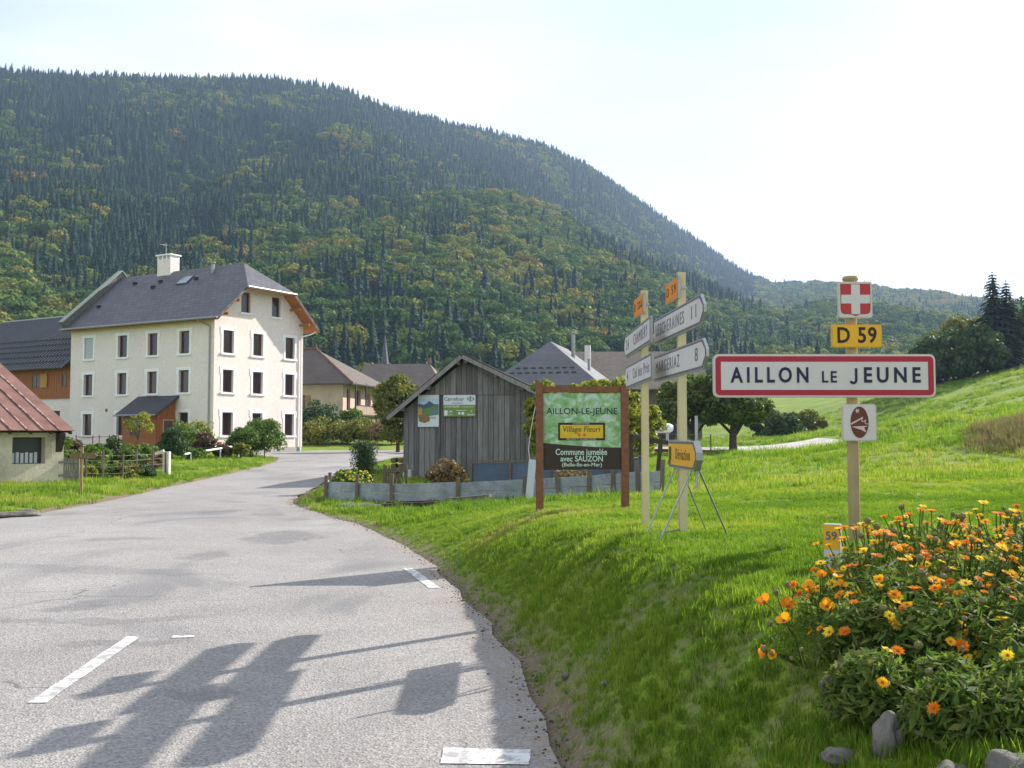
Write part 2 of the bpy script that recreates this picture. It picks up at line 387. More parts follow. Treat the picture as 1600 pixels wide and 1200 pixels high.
# darker bituminous patches and streaks lying across the lanes
vs2 = coords(nt, 'Object', (0.42, 0.30, 1)); pt = noise(nt, vs2, 1.05, 3, .5, .6)
pm = ramp(nt, pt, [(0.575, 0.0), (0.65, 0.55)])
col = mixc(nt, pm, col, (.15, .15, .155))
wn_ = N(nt, 'ShaderNodeTexNoise'); wn_.inputs['Scale'].default_value = 1.6; wn_.inputs['Detail'].default_value = 4; nt.links.new(vec, wn_.inputs['Vector'])
wsub = N(nt, 'ShaderNodeVectorMath', operation='MULTIPLY_ADD'); nt.links.new(wn_.outputs['Color'], wsub.inputs[0]); wsub.inputs[1].default_value = (.9, .9, 0); nt.links.new(vec, wsub.inputs[2])
grit = ramp(nt, noise(nt, vec, 12, 4, .7), [(.3, .35), (.65, 1.0)])
for px_, py_, rx_, ry_, ro_, am_ in [(-3.6, 16, .6, 1.1, 0, .62), (-4.1, 13.6, .28, .6, 0, .5), (-5.9, 20.5, .4, .7, 0, .5), (-6.0, 15.7, .6, .4, .1, .5), (-4.1, 9.7, .32, .28, 0, .6), (-5.0, 12.2, 1.9, .35, -.25, .42),
        (-3.0, 7.8, .5, .2, .3, .55), (-4.8, 20, .3, .5, 0, .55), (-4.0, 8.9, 1.5, .16, .1, .45), (-1.9, 6.4, .35, .16, .2, .4), (-6.5, 26, 1.0, .7, 0, .4), (-7.6, 34, .8, 2.2, 0, .35), (-2.0, 14, .35, 2.2, .05, .22), (-5.6, 11, .4, 4.5, .02, .25)]:
    mpn = N(nt, 'ShaderNodeMapping', vector_type='TEXTURE'); mpn.inputs['Location'].default_value = (px_ + .45, py_ + .45, 0); mpn.inputs['Rotation'].default_value = (0, 0, ro_); mpn.inputs['Scale'].default_value = (rx_, ry_, 1e4)
    nt.links.new(wsub.outputs[0], mpn.inputs[0]); ln_ = N(nt, 'ShaderNodeVectorMath', operation='LENGTH'); nt.links.new(mpn.outputs[0], ln_.inputs[0])
    fm_ = N(nt, 'ShaderNodeMath', operation='MULTIPLY'); nt.links.new(ramp(nt, ln_.outputs['Value'], [(.72, am_), (1.0, 0.0)]), fm_.inputs[0]); nt.links.new(grit, fm_.inputs[1])
    col = mixc(nt, fm_.outputs[0], col, (.115, .115, .12))
# fine cracks
cv = N(nt, 'ShaderNodeTexVoronoi', feature='DISTANCE_TO_EDGE'); cv.inputs['Scale'].default_value = 0.55
wv = N(nt, 'ShaderNodeMix'); wv.data_type = 'VECTOR'; wv.inputs[0].default_value = 0.35
nn = N(nt, 'ShaderNodeTexNoise'); nn.inputs['Scale'].default_value = 2.2; nn.inputs['Detail'].default_value = 5; nt.links.new(vec, nn.inputs['Vector'])
nt.links.new(vec, wv.inputs[4]); nt.links.new(nn.outputs['Color'], wv.inputs[5]); nt.links.new(wv.outputs[1], cv.inputs['Vector'])
ck = ramp(nt, cv.outputs['Distance'], [(0.0, 1.0), (0.006, 0.0)])
ckm = N(nt, 'ShaderNodeMath', operation='MULTIPLY'); nt.links.new(ck, ckm.inputs[0]); nt.links.new(ramp(nt, noise(nt, vec, .35, 2), [(0.5, 0.0), (0.62, 0.75)]), ckm.inputs[1])
col = mixc(nt, ckm.outputs[0], col, (.06, .06, .06))
at = N(nt, 'ShaderNodeAttribute', attribute_name='edge')
ed = N(nt, 'ShaderNodeMath', operation='MULTIPLY'); nt.links.new(at.outputs['Fac'], ed.inputs[0]); nt.links.new(ramp(nt, noise(nt, vec, 6, 5, .7), [(.35, .0), (.65, 1.0)]), ed.inputs[1])
col = mixc(nt, ed.outputs[0], col, ramp(nt, noise(nt, vec, 60, 3, .7), [(.3, (.17, .13, .09)), (.7, (.38, .32, .25))]))
nt.links.new(col, p.inputs['Base Color'])
nt.links.new(bump(nt, vo.outputs['Distance'], 0.5, 0.01), p.inputs['Normal'])
ASPH = m
ix, iy = np.meshgrid(np.arange(-18, 15, .9), np.arange(-9, 78, .9)); ip = np.c_[ix.ravel(), iy.ravel()]
ip = np.concatenate([ip, RP + (np.roll(RP, -1, 0) - np.roll(RP, 1, 0))[:, ::-1] * np.array([-1, 1]) * .35]); ip = ip[road_sd(ip[:, 0], ip[:, 1]) < -0.2]
pts2 = [Vector(q) for q in RP] + [Vector(q) for q in ip]; nb = len(RP)
res = mgeo.delaunay_2d_cdt(pts2, [], [list(range(nb))], 1, 1e-5)
rv = [(q.x, q.y, float(zroad(q.y)) + 0.004) for q in res[0]]
rm = bpy.data.meshes.new('road'); rm.from_pydata(rv, [], res[2]); rm.materials.append(ASPH); rm.update()
if rm.polygons[0].normal.z < 0: rm.flip_normals()
ra = rm.attributes.new('edge', 'FLOAT', 'POINT'); rxy = np.array([(q[0], q[1]) for q in rv]); ra.data.foreach_set('value', np.clip(1 + road_sd(rxy[:, 0], rxy[:, 1]) / .35, 0, 1).astype(np.float32))
tag(obj('road', rm), kind='structure')

m, nt, p = new_mat('worn_road_paint'); p.inputs['Roughness'].default_value = 0.7
vec = coords(nt, 'Object'); f = noise(nt, vec, 9, 6, .75)
nt.links.new(ramp(nt, f, [(0.43, (.33, .32, .31)), (0.55, (.70, .69, .67))]), p.inputs['Base Color']); PAINT = m
def stripe(pts, name='road_marking'):
    mb = MB(); n = 10
    (ax, ay), (bx, by), (cx_, cy_), (dx, dy) = pts
    L0 = [(ax + (dx - ax) * i / n, ay + (dy - ay) * i / n) for i in range(n + 1)]; R0 = [(bx + (cx_ - bx) * i / n, by + (cy_ - by) * i / n) for i in range(n + 1)]
    J = lambda k: random.uniform(-k, k)
    v_ = []
    for (lx, ly), (rx, ry) in zip(L0, R0):
        for q, (x, y) in enumerate(((lx + J(.004), ly + J(.004)), (rx + J(.004), ry + J(.004)))): v_.append((x, y, float(zroad(y)) + 0.009))
    mb.add(v_, [(2*i, 2*i+1, 2*i+3, 2*i+2) for i in range(n)])
    return tag(mb.build(name, PAINT), kind='structure')
stripe([(-2.90, 6.15), (-2.79, 6.15), (-2.96, 8.15), (-3.07, 8.15)])
stripe([(-.35, 5.02), (.08, 5.0), (.10, 5.24), (-.35, 5.27)])
stripe([(-.88, 10.75), (-.76, 10.75), (-1.20, 12.35), (-1.32, 12.35)])
stripe([(-2.7, 8.1), (-2.52, 8.12), (-2.55, 8.2), (-2.72, 8.2)])

# gravel yard under the trees on the right, tarmac path and pale parking ground
def sheet(name, poly, mat, dz=0.04, step=1.0):
    poly = [Vector(q) for q in densify(poly, step)]
    P_ = np.array(poly); X, Y = np.meshgrid(np.arange(P_[:, 0].min(), P_[:, 0].max(), step), np.arange(P_[:, 1].min(), P_[:, 1].max(), step))
    inner = [Vector(q) for q in np.c_[X.ravel(), Y.ravel()] if mgeo.intersect_point_tri_2d is not None and inpoly(q, P_)]
    r = mgeo.delaunay_2d_cdt(poly + inner, [], [list(range(len(poly)))], 1, 1e-5)
    co = np.array([(q.x, q.y) for q in r[0]]); z = ground(co[:, 0], co[:, 1]) + dz
    me = bpy.data.meshes.new(name); me.from_pydata(np.c_[co, z].tolist(), [], r[2]); me.materials.append(mat); me.update()
    if me.polygons[0].normal.z < 0: me.flip_normals()
    return obj(name, me)
def inpoly(q, P_):
    x, y = q; A = P_; B = np.roll(P_, -1, 0)
    c = ((A[:, 1] > y) != (B[:, 1] > y)); dy = np.where(B[:, 1] == A[:, 1], 1e-9, B[:, 1] - A[:, 1])
    return bool((c & (x < (B[:, 0] - A[:, 0]) * (y - A[:, 1]) / dy + A[:, 0])).sum() % 2)
GRAVEL = M('pale_gravel', (.50, .47, .43), (.40, .37, .33), .7, .9, .3, 30, fine=.5)
PINK = M('pinkish_court_surface', (.40, .30, .25), (.33, .25, .21), .5, .9, .2, 30, fine=.4)
tag(sheet('parking_ground', [(12.6, 61), (20, 60.5), (22.6, 66), (22, 73), (12.6, 71)], GRAVEL, .06), kind='structure')
tag(sheet('court', [(5.5, 58), (12.5, 59.2), (12.5, 72), (6, 72)], PINK, .06), kind='structure')

# ------------------------------------------------------------------ instancing helper (stuff only: grass, forest, pebbles)
def scatter(name, protos, pos, rot, scl, idx, tint, label=None):
    pc = bpy.data.collections.new(name + '_kinds')
    for i, pr in enumerate(protos): pr.name = '%s_kind_%02d' % (name, i); pc.objects.link(pr)
    n = len(pos); me = bpy.data.meshes.new(name); me.vertices.add(n)
    me.vertices.foreach_set('co', np.asarray(pos, np.float32).ravel())
    a = me.attributes.new('rot', 'FLOAT_VECTOR', 'POINT'); a.data.foreach_set('vector', np.asarray(rot, np.float32).ravel())
    a = me.attributes.new('scl', 'FLOAT_VECTOR', 'POINT'); a.data.foreach_set('vector', np.asarray(scl, np.float32).ravel())
    a = me.attributes.new('pick', 'INT', 'POINT'); a.data.foreach_set('value', np.asarray(idx, np.int32))
    a = me.attributes.new('tint', 'FLOAT', 'POINT'); a.data.foreach_set('value', np.asarray(tint, np.float32))
    ng = bpy.data.node_groups.new(name, 'GeometryNodeTree')
    ng.interface.new_socket('Geometry', in_out='INPUT', socket_type='NodeSocketGeometry')
    ng.interface.new_socket('Geometry', in_out='OUTPUT', socket_type='NodeSocketGeometry')
    gi = ng.nodes.new('NodeGroupInput'); go = ng.nodes.new('NodeGroupOutput')
    ci = ng.nodes.new('GeometryNodeCollectionInfo'); ci.inputs[0].default_value = pc
    ci.inputs['Separate Children'].default_value = True; ci.inputs['Reset Children'].default_value = True
    ip_ = ng.nodes.new('GeometryNodeInstanceOnPoints'); ip_.inputs['Pick Instance'].default_value = True
    def na(nm, t):
        q = ng.nodes.new('GeometryNodeInputNamedAttribute'); q.data_type = t; q.inputs['Name'].default_value = nm; return q.outputs[0]
    er = ng.nodes.new('FunctionNodeEulerToRotation'); ng.links.new(na('rot', 'FLOAT_VECTOR'), er.inputs[0])
    ng.links.new(gi.outputs[0], ip_.inputs['Points']); ng.links.new(ci.outputs[0], ip_.inputs['Instance'])
    ng.links.new(na('pick', 'INT'), ip_.inputs['Instance Index']); ng.links.new(er.outputs[0], ip_.inputs['Rotation'])
    ng.links.new(na('scl', 'FLOAT_VECTOR'), ip_.inputs['Scale']); ng.links.new(ip_.outputs[0], go.inputs[0])
    o = obj(name, me); md = o.modifiers.new('scatter', 'NODES'); md.node_group = ng
    return tag(o, label, kind='stuff')

# ------------------------------------------------------------------ leaves, crowns, trees
def unit(n, r=rng):
    v = r.normal(size=(n, 3)); return v / np.linalg.norm(v, axis=1, keepdims=True)
def leaf_quads(P, nrm, size, aspect=0.55, r=rng, fold=0.0):
    """rhombic leaf at each point, facing nrm"""
    n = len(P); t = np.cross(nrm, unit(n, r)); t /= np.linalg.norm(t, axis=1, keepdims=True) + 1e-9
    b = np.cross(nrm, t); s = np.asarray(size).reshape(-1, 1) * np.ones((n, 1))
    V = np.stack([P - t * s, P + b * s * aspect, P + t * s, P - b * s * aspect], 1).reshape(-1, 3)
    return V, np.arange(4 * n).reshape(n, 4)
def clumpy(centres, radii, per, jit=0.5, r=rng, squash=0.8, up=0.25):
    P, Nn = [], []
    for c, R in zip(centres, radii):
        d = unit(per, r); d[:, 2] += up; d /= np.linalg.norm(d, axis=1, keepdims=True)
        rad = R * (0.62 + 0.45 * r.random((per, 1)))
        P.append(c + d * rad * np.array([1, 1, squash])); nn = d + jit * r.normal(size=(per, 3)); Nn.append(nn / np.linalg.norm(nn, axis=1, keepdims=True))
    return np.concatenate(P), np.concatenate(Nn)
def crown_centres(n, rad, cz, r, inner=0.45, bottom=-0.75):
    out = []
    while len(out) < n:
        d = unit(1, r)[0]
        if d[2] < bottom: continue
        k = inner + (0.86 - inner) * r.random() ** 0.6
        out.append(d * k * np.array(rad) + np.array([0, 0, cz]))
    return np.array(out)
BARK = M('grey_brown_bark', (.10, .08, .06), (.055, .045, .035), 9, .95, .8, 25, stretch=(3, 3, .6))
def add_trunk(mb, h, r0, centres, rr, lean=(0, 0), limbs=9, n=9):
    top = Vector((lean[0], lean[1], h)); mid = Vector((lean[0] * .4 + rr.uniform(-.04, .04) * h * .3, lean[1] * .4, h * .5))
    mb.tube([(0, 0, -0.25), (0, 0, h * .06), mid, top], [r0 * 1.5, r0 * 1.05, r0 * .8, r0 * .3], n)
    ch = centres[rr.permutation(len(centres))[:limbs]]
    for c in ch:
        z0 = min(h * rr.uniform(.35, .85), max(.2 * h, c[2] - .1)); f = z0 / h
        st = Vector((lean[0] * f, lean[1] * f, z0)); e = Vector(c); md = st.lerp(e, .5) + Vector((0, 0, .06 * h))
        mb.tube([st, md, e], [r0 * .42, r0 * .26, r0 * .06], 6)
def broadleaf(name, loc, h, rad, leafm, label, cat='tree', group=None, nclump=55, per=170, leaf=.13, clump=.27, r0=.16, trunk_h=.55, cz=None, seed=1, bottom=-.75, lean=(0, 0), rz=0, inner=.45, names=('crown', 'trunk')):
    r = np.random.default_rng(seed); e = empty(name, loc, rz, label, cat, group)
    cz = h - rad[2] if cz is None else cz
    C = crown_centres(nclump, rad, cz, r, inner, bottom); C[:, 0] += lean[0]; C[:, 1] += lean[1]
    R = clump * np.mean(rad) * (0.7 + .6 * r.random(len(C)))
    P, Nn = clumpy(C, R, per, .6, r); V, Fc = leaf_quads(P, Nn, leaf * (.7 + .6 * r.random(len(P))), .6, r)
    obj(names[0], mesh_np(name + '_' + names[0], V, Fc, leafm), e)
    mb = MB(); add_trunk(mb, h * trunk_h, r0, C, r, lean); mb.build(names[1], BARK, e, True)
    return e
def spruce_np(h, rad, r, tiers=26, per=9, seg=5, w=.34, droop=.45):
    """needle sprays along whorled, drooping boughs"""
    V, Fc = [], []
    for i in range(tiers):
        f = i / (tiers - 1); z = h * (.06 + .92 * f); L = rad * (1 - f) ** .6 * (.75 + .4 * r.random()) + .16
        for k in range(per):
            a = 2 * math.pi * (k + r.random() * .8) / per + i; l = L * (.7 + .5 * r.random()); dx, dy = math.cos(a), math.sin(a)
            prev = None
            for s_ in range(seg + 1):
                t = s_ / seg; q = np.array([dx * l * t, dy * l * t, z - droop * l * t * t + .12 * l * t ** 3])
                ww = w * l * .5 * (1 - t * .75) * (.8 + .4 * r.random()) + .02
                side = np.array([-dy, dx, 0]) * ww; dr = np.array([0, 0, -.35 * ww])
                cur = (q + side + dr, q, q - side + dr)
                if prev is not None:
                    b = len(V); V += [prev[0], prev[1], cur[1], cur[0], prev[1], prev[2], cur[2], cur[1]]
                    Fc += [(b, b+1, b+2, b+3), (b+4, b+5, b+6, b+7)]
                prev = tuple(p_ + r.normal(size=3) * .015 * l for p_ in cur)
    return np.array(V), np.array(Fc)

# ------------------------------------------------------------------ the forest on the mountain
CONM = leafmat('forest_conifer_needles', [(.010, .030, .018), (.017, .042, .023), (.030, .058, .027)], 0.12, .8, True, .1)
DECM = leafmat('forest_broad_leaves', [(.045, .10, .022), (.085, .145, .028), (.165, .20, .034), (.26, .245, .04), (.30, .215, .045)], 0.16, .8, True, .1)
def far_conifer(seed):
    r = np.random.default_rng(seed); V, Fc = [], []
    h, R = 1.0, .125 + .04 * r.random(); T = 14
    for i in range(T):
        f = i / T; z0 = .08 + .92 * f; n = 11; rr_ = R * (1 - f) ** .9 * (.8 + .4 * r.random()) + .008; b = len(V)
        V.append((r.normal() * .006, r.normal() * .006, min(1.0, z0 + .16 * (1 - f * .5))))
        for k in range(n):
            a = 2 * math.pi * k / n + i * .7; q = rr_ * ((1.15 if k % 2 else .55) + .3 * r.random())
            V.append((q * math.cos(a), q * math.sin(a), z0 - .035 * (q / R) + .012 * r.normal()))
        for k in range(n): Fc.append((b, b + 1 + k, b + 1 + (k + 1) % n))
    return bpy.data.objects.new('c', mesh_np('far_conifer', V, Fc, CONM))
def far_broadleaf(seed):
    r = np.random.default_rng(seed)
    C = crown_centres(15, (.42, .42, .42), .56, r, .55, -.5); R = .19 * (0.75 + .6 * r.random(len(C)))
    P, Nn = clumpy(C, R, 46, .28, r); V, Fc = leaf_quads(P, Nn, .05 * (.7 + .6 * r.random(len(P))), .75, r)
    return bpy.data.objects.new('d', mesh_np('far_broadleaf', V, Fc, DECM))
cell = 5.2
cx_ = np.arange(-960, 960, cell); cy2 = np.arange(235, 1760, cell)
X, Y = np.meshgrid(cx_, cy2); X = X.ravel() + rng.uniform(-.48, .48, X.size) * cell; Y = Y.ravel() + rng.uniform(-.48, .48, Y.size) * cell
th = X / Y; keep = (np.abs(th) < .60); X, Y, th = X[keep], Y[keep], th[keep]
zz, tt = mtn(X, Y); y1 = np.interp(th, RIDGE_TH, RIDGE_Y)
keep = (tt > 0.0) & (Y < y1 + 45); X, Y, th, tt = X[keep], Y[keep], th[keep], tt[keep]
zz = ground(X, Y)
nA = fnoise(X + 400, Y * .55 + 100, 130); nB = fnoise(X + 900, Y * .6, 38)
pxx = 800 + F * th
pc_ = .34 + .62 * smooth01((tt - .40) / .38) + (nA - .5) * 1.7 + (nB - .5) * 1.2 + .12 * smooth01((300 - pxx) / 300)
pc_ = np.where(pxx > 1180, .20 + (nA - .5) * 1.0, pc_)
con = rng.random(len(X)) < np.clip((pc_ - .25) * 1.9, .05, .97)
hgt = np.where(con, rng.uniform(9.5, 18, len(X)), rng.uniform(7, 13.5, len(X)))
wid = np.where(con, hgt * rng.uniform(.85, 1.25, len(X)), hgt * rng.uniform(.9, 1.25, len(X)))
nC = fnoise(X + 77, Y * .6 + 333, 75)
tint = np.where(con, rng.random(len(X)), np.clip(.27 + (nC - .45) * 1.0 + rng.normal(0, .24, len(X)), 0, 1))
protos = [far_conifer(s_) for s_ in range(5)] + [far_broadleaf(50 + s_) for s_ in range(6)]
pick = np.where(con, rng.integers(0, 5, len(X)), 5 + rng.integers(0, 6, len(X)))
rot = np.c_[rng.normal(0, .03, (len(X), 2)), rng.uniform(0, 6.28, len(X))]
# the trees of the front rows stand as individuals, the wood behind them reads as one mass
front = np.argsort(tt * (y1[keep] if False else 1) + 0 * tt); vis = (pxx[front] > 480) & (pxx[front] < 1300)
front = front[vis][:60]; mask = np.ones(len(X), bool); mask[front] = False
def sel(a): return a[mask]
scatter('mountain_forest', protos, np.c_[sel(X), sel(Y), sel(zz) - .6], rot[mask], np.c_[sel(wid), sel(wid), sel(hgt)], sel(pick), sel(tint), 'mixed autumn forest covering the mountain side')
CONT = [leafmat('front_conifer_needles', [(.012, .030, .014), (.026, .050, .020)], .12, .8, False, .1)]
DECT = [leafmat('front_leaves_green', [(.06, .115, .028), (.10, .155, .034)], .3, .8, False, .1),
        leafmat('front_leaves_yellowing', [(.13, .175, .034), (.19, .20, .04)], .3, .8, False, .1),
        leafmat('front_leaves_autumn', [(.24, .21, .04), (.28, .18, .045)], .3, .8, False, .1)]
variant = {}; TRK = MB().cyl((0, 0, -.02), (0, 0, .55), .02, .01, n=6).mesh('far_trunk', BARK)
for i in front:
    k = int(pick[i]); c = bool(con[i]); ti = 0 if c else (0 if tint[i] < .38 else 1 if tint[i] < .68 else 2)
    if (k, ti) not in variant:
        me = protos[k].data.copy(); me.materials.clear(); me.materials.append((CONT if c else DECT)[ti]); variant[(k, ti)] = me
    o = empty('forest_conifer' if c else 'forest_broadleaf_tree'); obj('crown', variant[(k, ti)], o); obj('trunk', TRK, o)
    o.location = (X[i], Y[i], zz[i] - .6); o.rotation_euler = rot[i]; o.scale = (wid[i], wid[i], hgt[i])
    lab = 'dark conifer in the front row at the foot of the wooded mountain' if c else ('green broadleaf tree at the lower edge of the mountain forest', 'yellowing broadleaf tree at the lower edge of the mountain forest', 'orange autumn broadleaf tree at the lower edge of the mountain forest')[ti]
    tag(o, lab, 'tree', 'conifers at the forest edge' if c else ('green trees at the forest edge', 'yellowing trees at the forest edge', 'autumn trees at the forest edge')[ti])

# ------------------------------------------------------------------ haze
hz = MB().box(-1950, 1950, -60, 2650, -80, 620)
m = bpy.data.materials.new('valley_haze'); m.use_nodes = True; nt = m.node_tree; nt.nodes.remove(nt.nodes['Principled BSDF'])
pv = N(nt, 'ShaderNodeVolumePrincipled'); pv.inputs['Color'].default_value = (.50, .70, 1, 1); pv.inputs['Density'].default_value = 0.00016
pv.inputs['Anisotropy'].default_value = 0.3
nt.links.new(pv.outputs[0], nt.nodes['Material Output'].inputs['Volume'])
tag(hz.build('haze', m), 'thin bluish valley haze over the whole scene', kind='stuff')
# ------------------------------------------------------------------ building materials
CREAM = M('cream_render', (.81, .725, .672), (.74, .66, .61), .55, .9, .2, 60, lo=.3, hi=.75, fine=.18)
WHITE = flat('white_painted_trim', (.88, .87, .87), .7)
SLATE = None
def tile_mat(name, a, b, su, sv, dark=.45, rough=.55, axis=(1, 1, 1)):
    m, nt, p = new_mat(name); p.inputs['Roughness'].default_value = rough
    t = N(nt, 'ShaderNodeUVMap'); vec = t.outputs[0]
    br = N(nt, 'ShaderNodeTexBrick'); br.inputs['Scale'].default_value = 1.0; br.inputs['Brick Width'].default_value = su; br.inputs['Row Height'].default_value = sv
    br.inputs['Mortar Size'].default_value = sv * .07; br.inputs['Color1'].default_value = c4(a); br.inputs['Color2'].default_value = c4(b)
    br.inputs['Mortar'].default_value = c4([x * dark for x in a]); br.inputs['Bias'].default_value = -.1
    nt.links.new(vec, br.inputs['Vector'])
    col = mixc(nt, .5, br.outputs['Color'], ramp(nt, noise(nt, vec, .5, 4), [(0.3, .75), (.7, 1.2)]), 'MULTIPLY')
    nt.links.new(col, p.inputs['Base Color']); nt.links.new(bump(nt, br.outputs['Fac'], -.6, .02), p.inputs['Normal']); return m
SLATE = tile_mat('dark_slate', (.098, .097, .115), (.062, .062, .076), .5, .36, .35)
SLATE2 = tile_mat('porch_slate', (.045, .05, .06), (.035, .04, .05), .3, .2)
OLDTILE = tile_mat('weathered_brown_tiles', (.135, .105, .085), (.10, .082, .07), .3, .22, .5, .85)
OLDTILE2 = tile_mat('mossy_brown_tiles', (.17, .135, .11), (.115, .095, .082), .3, .22, .5, .85)
METALR = tile_mat('blue_grey_sheet_roof', (.135, .138, .15), (.12, .123, .135), 6.0, .4, .85, .8)
ORWOOD = M('orange_stained_wood', (.36, .125, .032), (.28, .09, .024), 2.5, .6, .2, 20, stretch=(6, 6, .5))
SOFF = M('orange_soffit_wood', (.42, .16, .05), (.34, .12, .035), 3, .6)
PURP = flat('brown_window_frame', (.13, .07, .07), .5)
m, nt, p = new_mat('dark_window_glass'); p.inputs['Base Color'].default_value = (.045, .026, .03, 1); p.inputs['Roughness'].default_value = .12; GLASS = m
ZINC = M('zinc_gutter', (.34, .35, .34), (.26, .27, .26), 6, .45, metal=.6)
PINKP = flat('pinkish_corner_band', (.72, .60, .56), .8)
GREYP = flat('grey_plaster', (.42, .40, .37), .9)

def facade(mb, outline, holes, fn, depth, m=0, mr=0):
    us = sorted({outline[i][0] for i in range(len(outline))} | {h[0] for h in holes} | {h[1] for h in holes})
    zs = sorted({outline[i][1] for i in range(len(outline))} | {h[2] for h in holes} | {h[3] for h in holes})
    def clip(poly):
        n = len(outline)
        for i in range(n):
            (ax, ay), (bx, by) = outline[i], outline[(i+1) % n]; out = []
            side = lambda q: (bx-ax)*(q[1]-ay) - (by-ay)*(q[0]-ax)
            for j in range(len(poly)):
                p0, p1 = poly[j], poly[(j+1) % len(poly)]; s0, s1 = side(p0), side(p1)
                if s0 >= -1e-9: out.append(p0)
                if (s0 > 1e-9 and s1 < -1e-9) or (s0 < -1e-9 and s1 > 1e-9):
                    t = s0 / (s0 - s1); out.append((p0[0] + (p1[0]-p0[0])*t, p0[1] + (p1[1]-p0[1])*t))
            poly = out
            if len(poly) < 3: return None
        return poly
    for u0, u1 in zip(us, us[1:]):
        for z0, z1 in zip(zs, zs[1:]):
            uc, zc = (u0+u1)/2, (z0+z1)/2
            if any(h[0] < uc < h[1] and h[2] < zc < h[3] for h in holes): continue
            q = clip([(u0, z0), (u1, z0), (u1, z1), (u0, z1)])
            if q: mb.add([fn(u, z, 0) for u, z in q], [tuple(range(len(q)))], m)
    for (u0, u1, z0, z1) in holes:
        c = [(u0, z0), (u1, z0), (u1, z1), (u0, z1)]
        for i in range(4):
            (a, b), (c_, d_) = c[i], c[(i+1) % 4]
            mb.add([fn(a, b, 0), fn(c_, d_, 0), fn(c_, d_, depth), fn(a, b, depth)], [(0, 1, 2, 3)], mr)

def uv_planar(o, udir, vdir):
    me = o.data; uv = me.uv_layers.new(name='UVMap'); u, v = Vector(udir), Vector(vdir)
    for l in me.loops:
        co = me.vertices[l.vertex_index].co; uv.data[l.index].uv = (co.dot(u), co.dot(v))
    return o
def roof_part(name, pts, t, mat, parent, udir, vdir):
    return uv_planar(MB().slab(pts, t).build(name, mat, parent), udir, Vector(vdir).normalized())

_wcache = {}
def window(parent, loc, rz, w=.95, h=1.5, deep=.22, surround=True, ears=True, mull=False, frame_m=None, glass=None, shutter=False):
    key = (w, h, deep, surround, ears, mull, shutter)
    if key not in _wcache:
        d = {}; b = MB(); t = .07; a, c = w/2 - .003, h/2 - .003
        b.box(-a, -a+t, deep-.06, deep, -c, c); b.box(a-t, a, deep-.06, deep, -c, c); b.box(-a+t, a-t, deep-.06, deep, c-t, c); b.box(-a+t, a-t, deep-.06, deep, -c, -c+t)
        if mull: b.box(-.035, .035, deep-.05, deep-.005, -c+t, c-t)
        d['window'] = b
        d['pane'] = MB().box(-a+t, a-t, deep-.03, deep-.01, -c+t, c-t) if not mull else MB().box(-a+t, -.036, deep-.03, deep-.01, -c+t, c-t).box(.036, a-t, deep-.03, deep-.01, -c+t, c-t)
        if surround:
            s = MB(); k = .17; q = w/2
            s.box(-q-k, -q, -.025, .02, -h/2, h/2); s.box(q, q+k, -.025, .02, -h/2, h/2); s.box(-q-k-(.09 if ears else 0), q+k+(.09 if ears else 0), -.028, .02, h/2, h/2+.2)
            if ears:
                s.box(-q-k-.09, -q-k, -.028, .02, h/2-.28, h/2); s.box(q+k, q+k+.09, -.028, .02, h/2-.28, h/2)
            d['surround'] = s
            d['sill'] = MB().box(-q-k-.05, q+k+.05, -.09, .0, -h/2-.13, -h/2-.002)
        if shutter: d['roller_shutter'] = MB(); [d['roller_shutter'].box(-a+.02, a-.02, .05, .075 + .006*(i % 2), -c + i*(2*c/14), -c + (i+1)*(2*c/14) - .012) for i in range(14)]
        mats = {'window': PURP, 'pane': GLASS, 'surround': WHITE, 'sill': WHITE, 'roller_shutter': flat('grey_roller_shutter', (.5, .55, .58), .6)}
        _wcache[key] = {k2: v.mesh(k2, mats[k2]) for k2, v in d.items()}
    ms = _wcache[key]; o = obj('window', ms['window'], parent); o.location = loc; o.rotation_euler = (0, 0, rz)
    for k2, me in ms.items():
        if k2 != 'window': obj(k2, me, o)
    return o

# ------------------------------------------------------------------ the tall cream house
RZ = math.atan2(-.505, .863)
H = empty('cream_house', (-19.5, 66, .5), RZ, 'tall cream rendered house of three storeys with slate half-hipped roof', 'house')
cols_f = [-12.6, -8.98, -5.9, -2.8]; cols_r = [1.25, 3.98, 7.14]; rows = [(1.17, 2.7), (4.03, 5.53), (6.64, 8.16)]
att = [(2.78, 9.5, 10.9), (5.7, 9.5, 10.9)]
hw = .475
hf = [(x-hw, x+hw, a, b) for x in cols_f for a, b in rows if not (x == -5.9 and a < 2)]
hr = [(x-hw, x+hw, a, b) for x in cols_r for a, b in rows] + [(x-hw+.05, x+hw-.05, a, b) for x, a, b in att]
w = MB(); facade(w, [(-14.6, -1), (0, -1), (0, 9.25), (-14.6, 9.25)], hf, lambda u, z, d: (u, d, z), .3); w.build('wall', CREAM, H)
w = MB(); facade(w, [(0, -1), (8.5, -1), (8.5, 9.25), (5.72, 11.72), (2.78, 11.72), (0, 9.25)], hr, lambda u, z, d: (-d, u, z), .3); w.build('wall', CREAM, H)
MB().add([(-14.6, 8.5, -1), (0, 8.5, -1), (0, 8.5, 9.25), (-14.6, 8.5, 9.25)], [(0, 3, 2, 1)]).build('wall', CREAM, H)
MB().add([(-14.6, 0, -1), (-14.6, 8.5, -1), (-14.6, 8.5, 9.25), (-14.6, 4.25, 13.0), (-14.6, 0, 9.25)], [(0, 4, 3, 2, 1)]).build('wall', CREAM, H)
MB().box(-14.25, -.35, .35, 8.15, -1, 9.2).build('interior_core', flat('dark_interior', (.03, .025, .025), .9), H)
for x in cols_f:
    for a, b in rows:
        if x == -5.9 and a < 2: continue
        window(H, (x, 0, (a+b)/2), 0, .95, b-a, shutter=(x == -12.6 and a > 6))
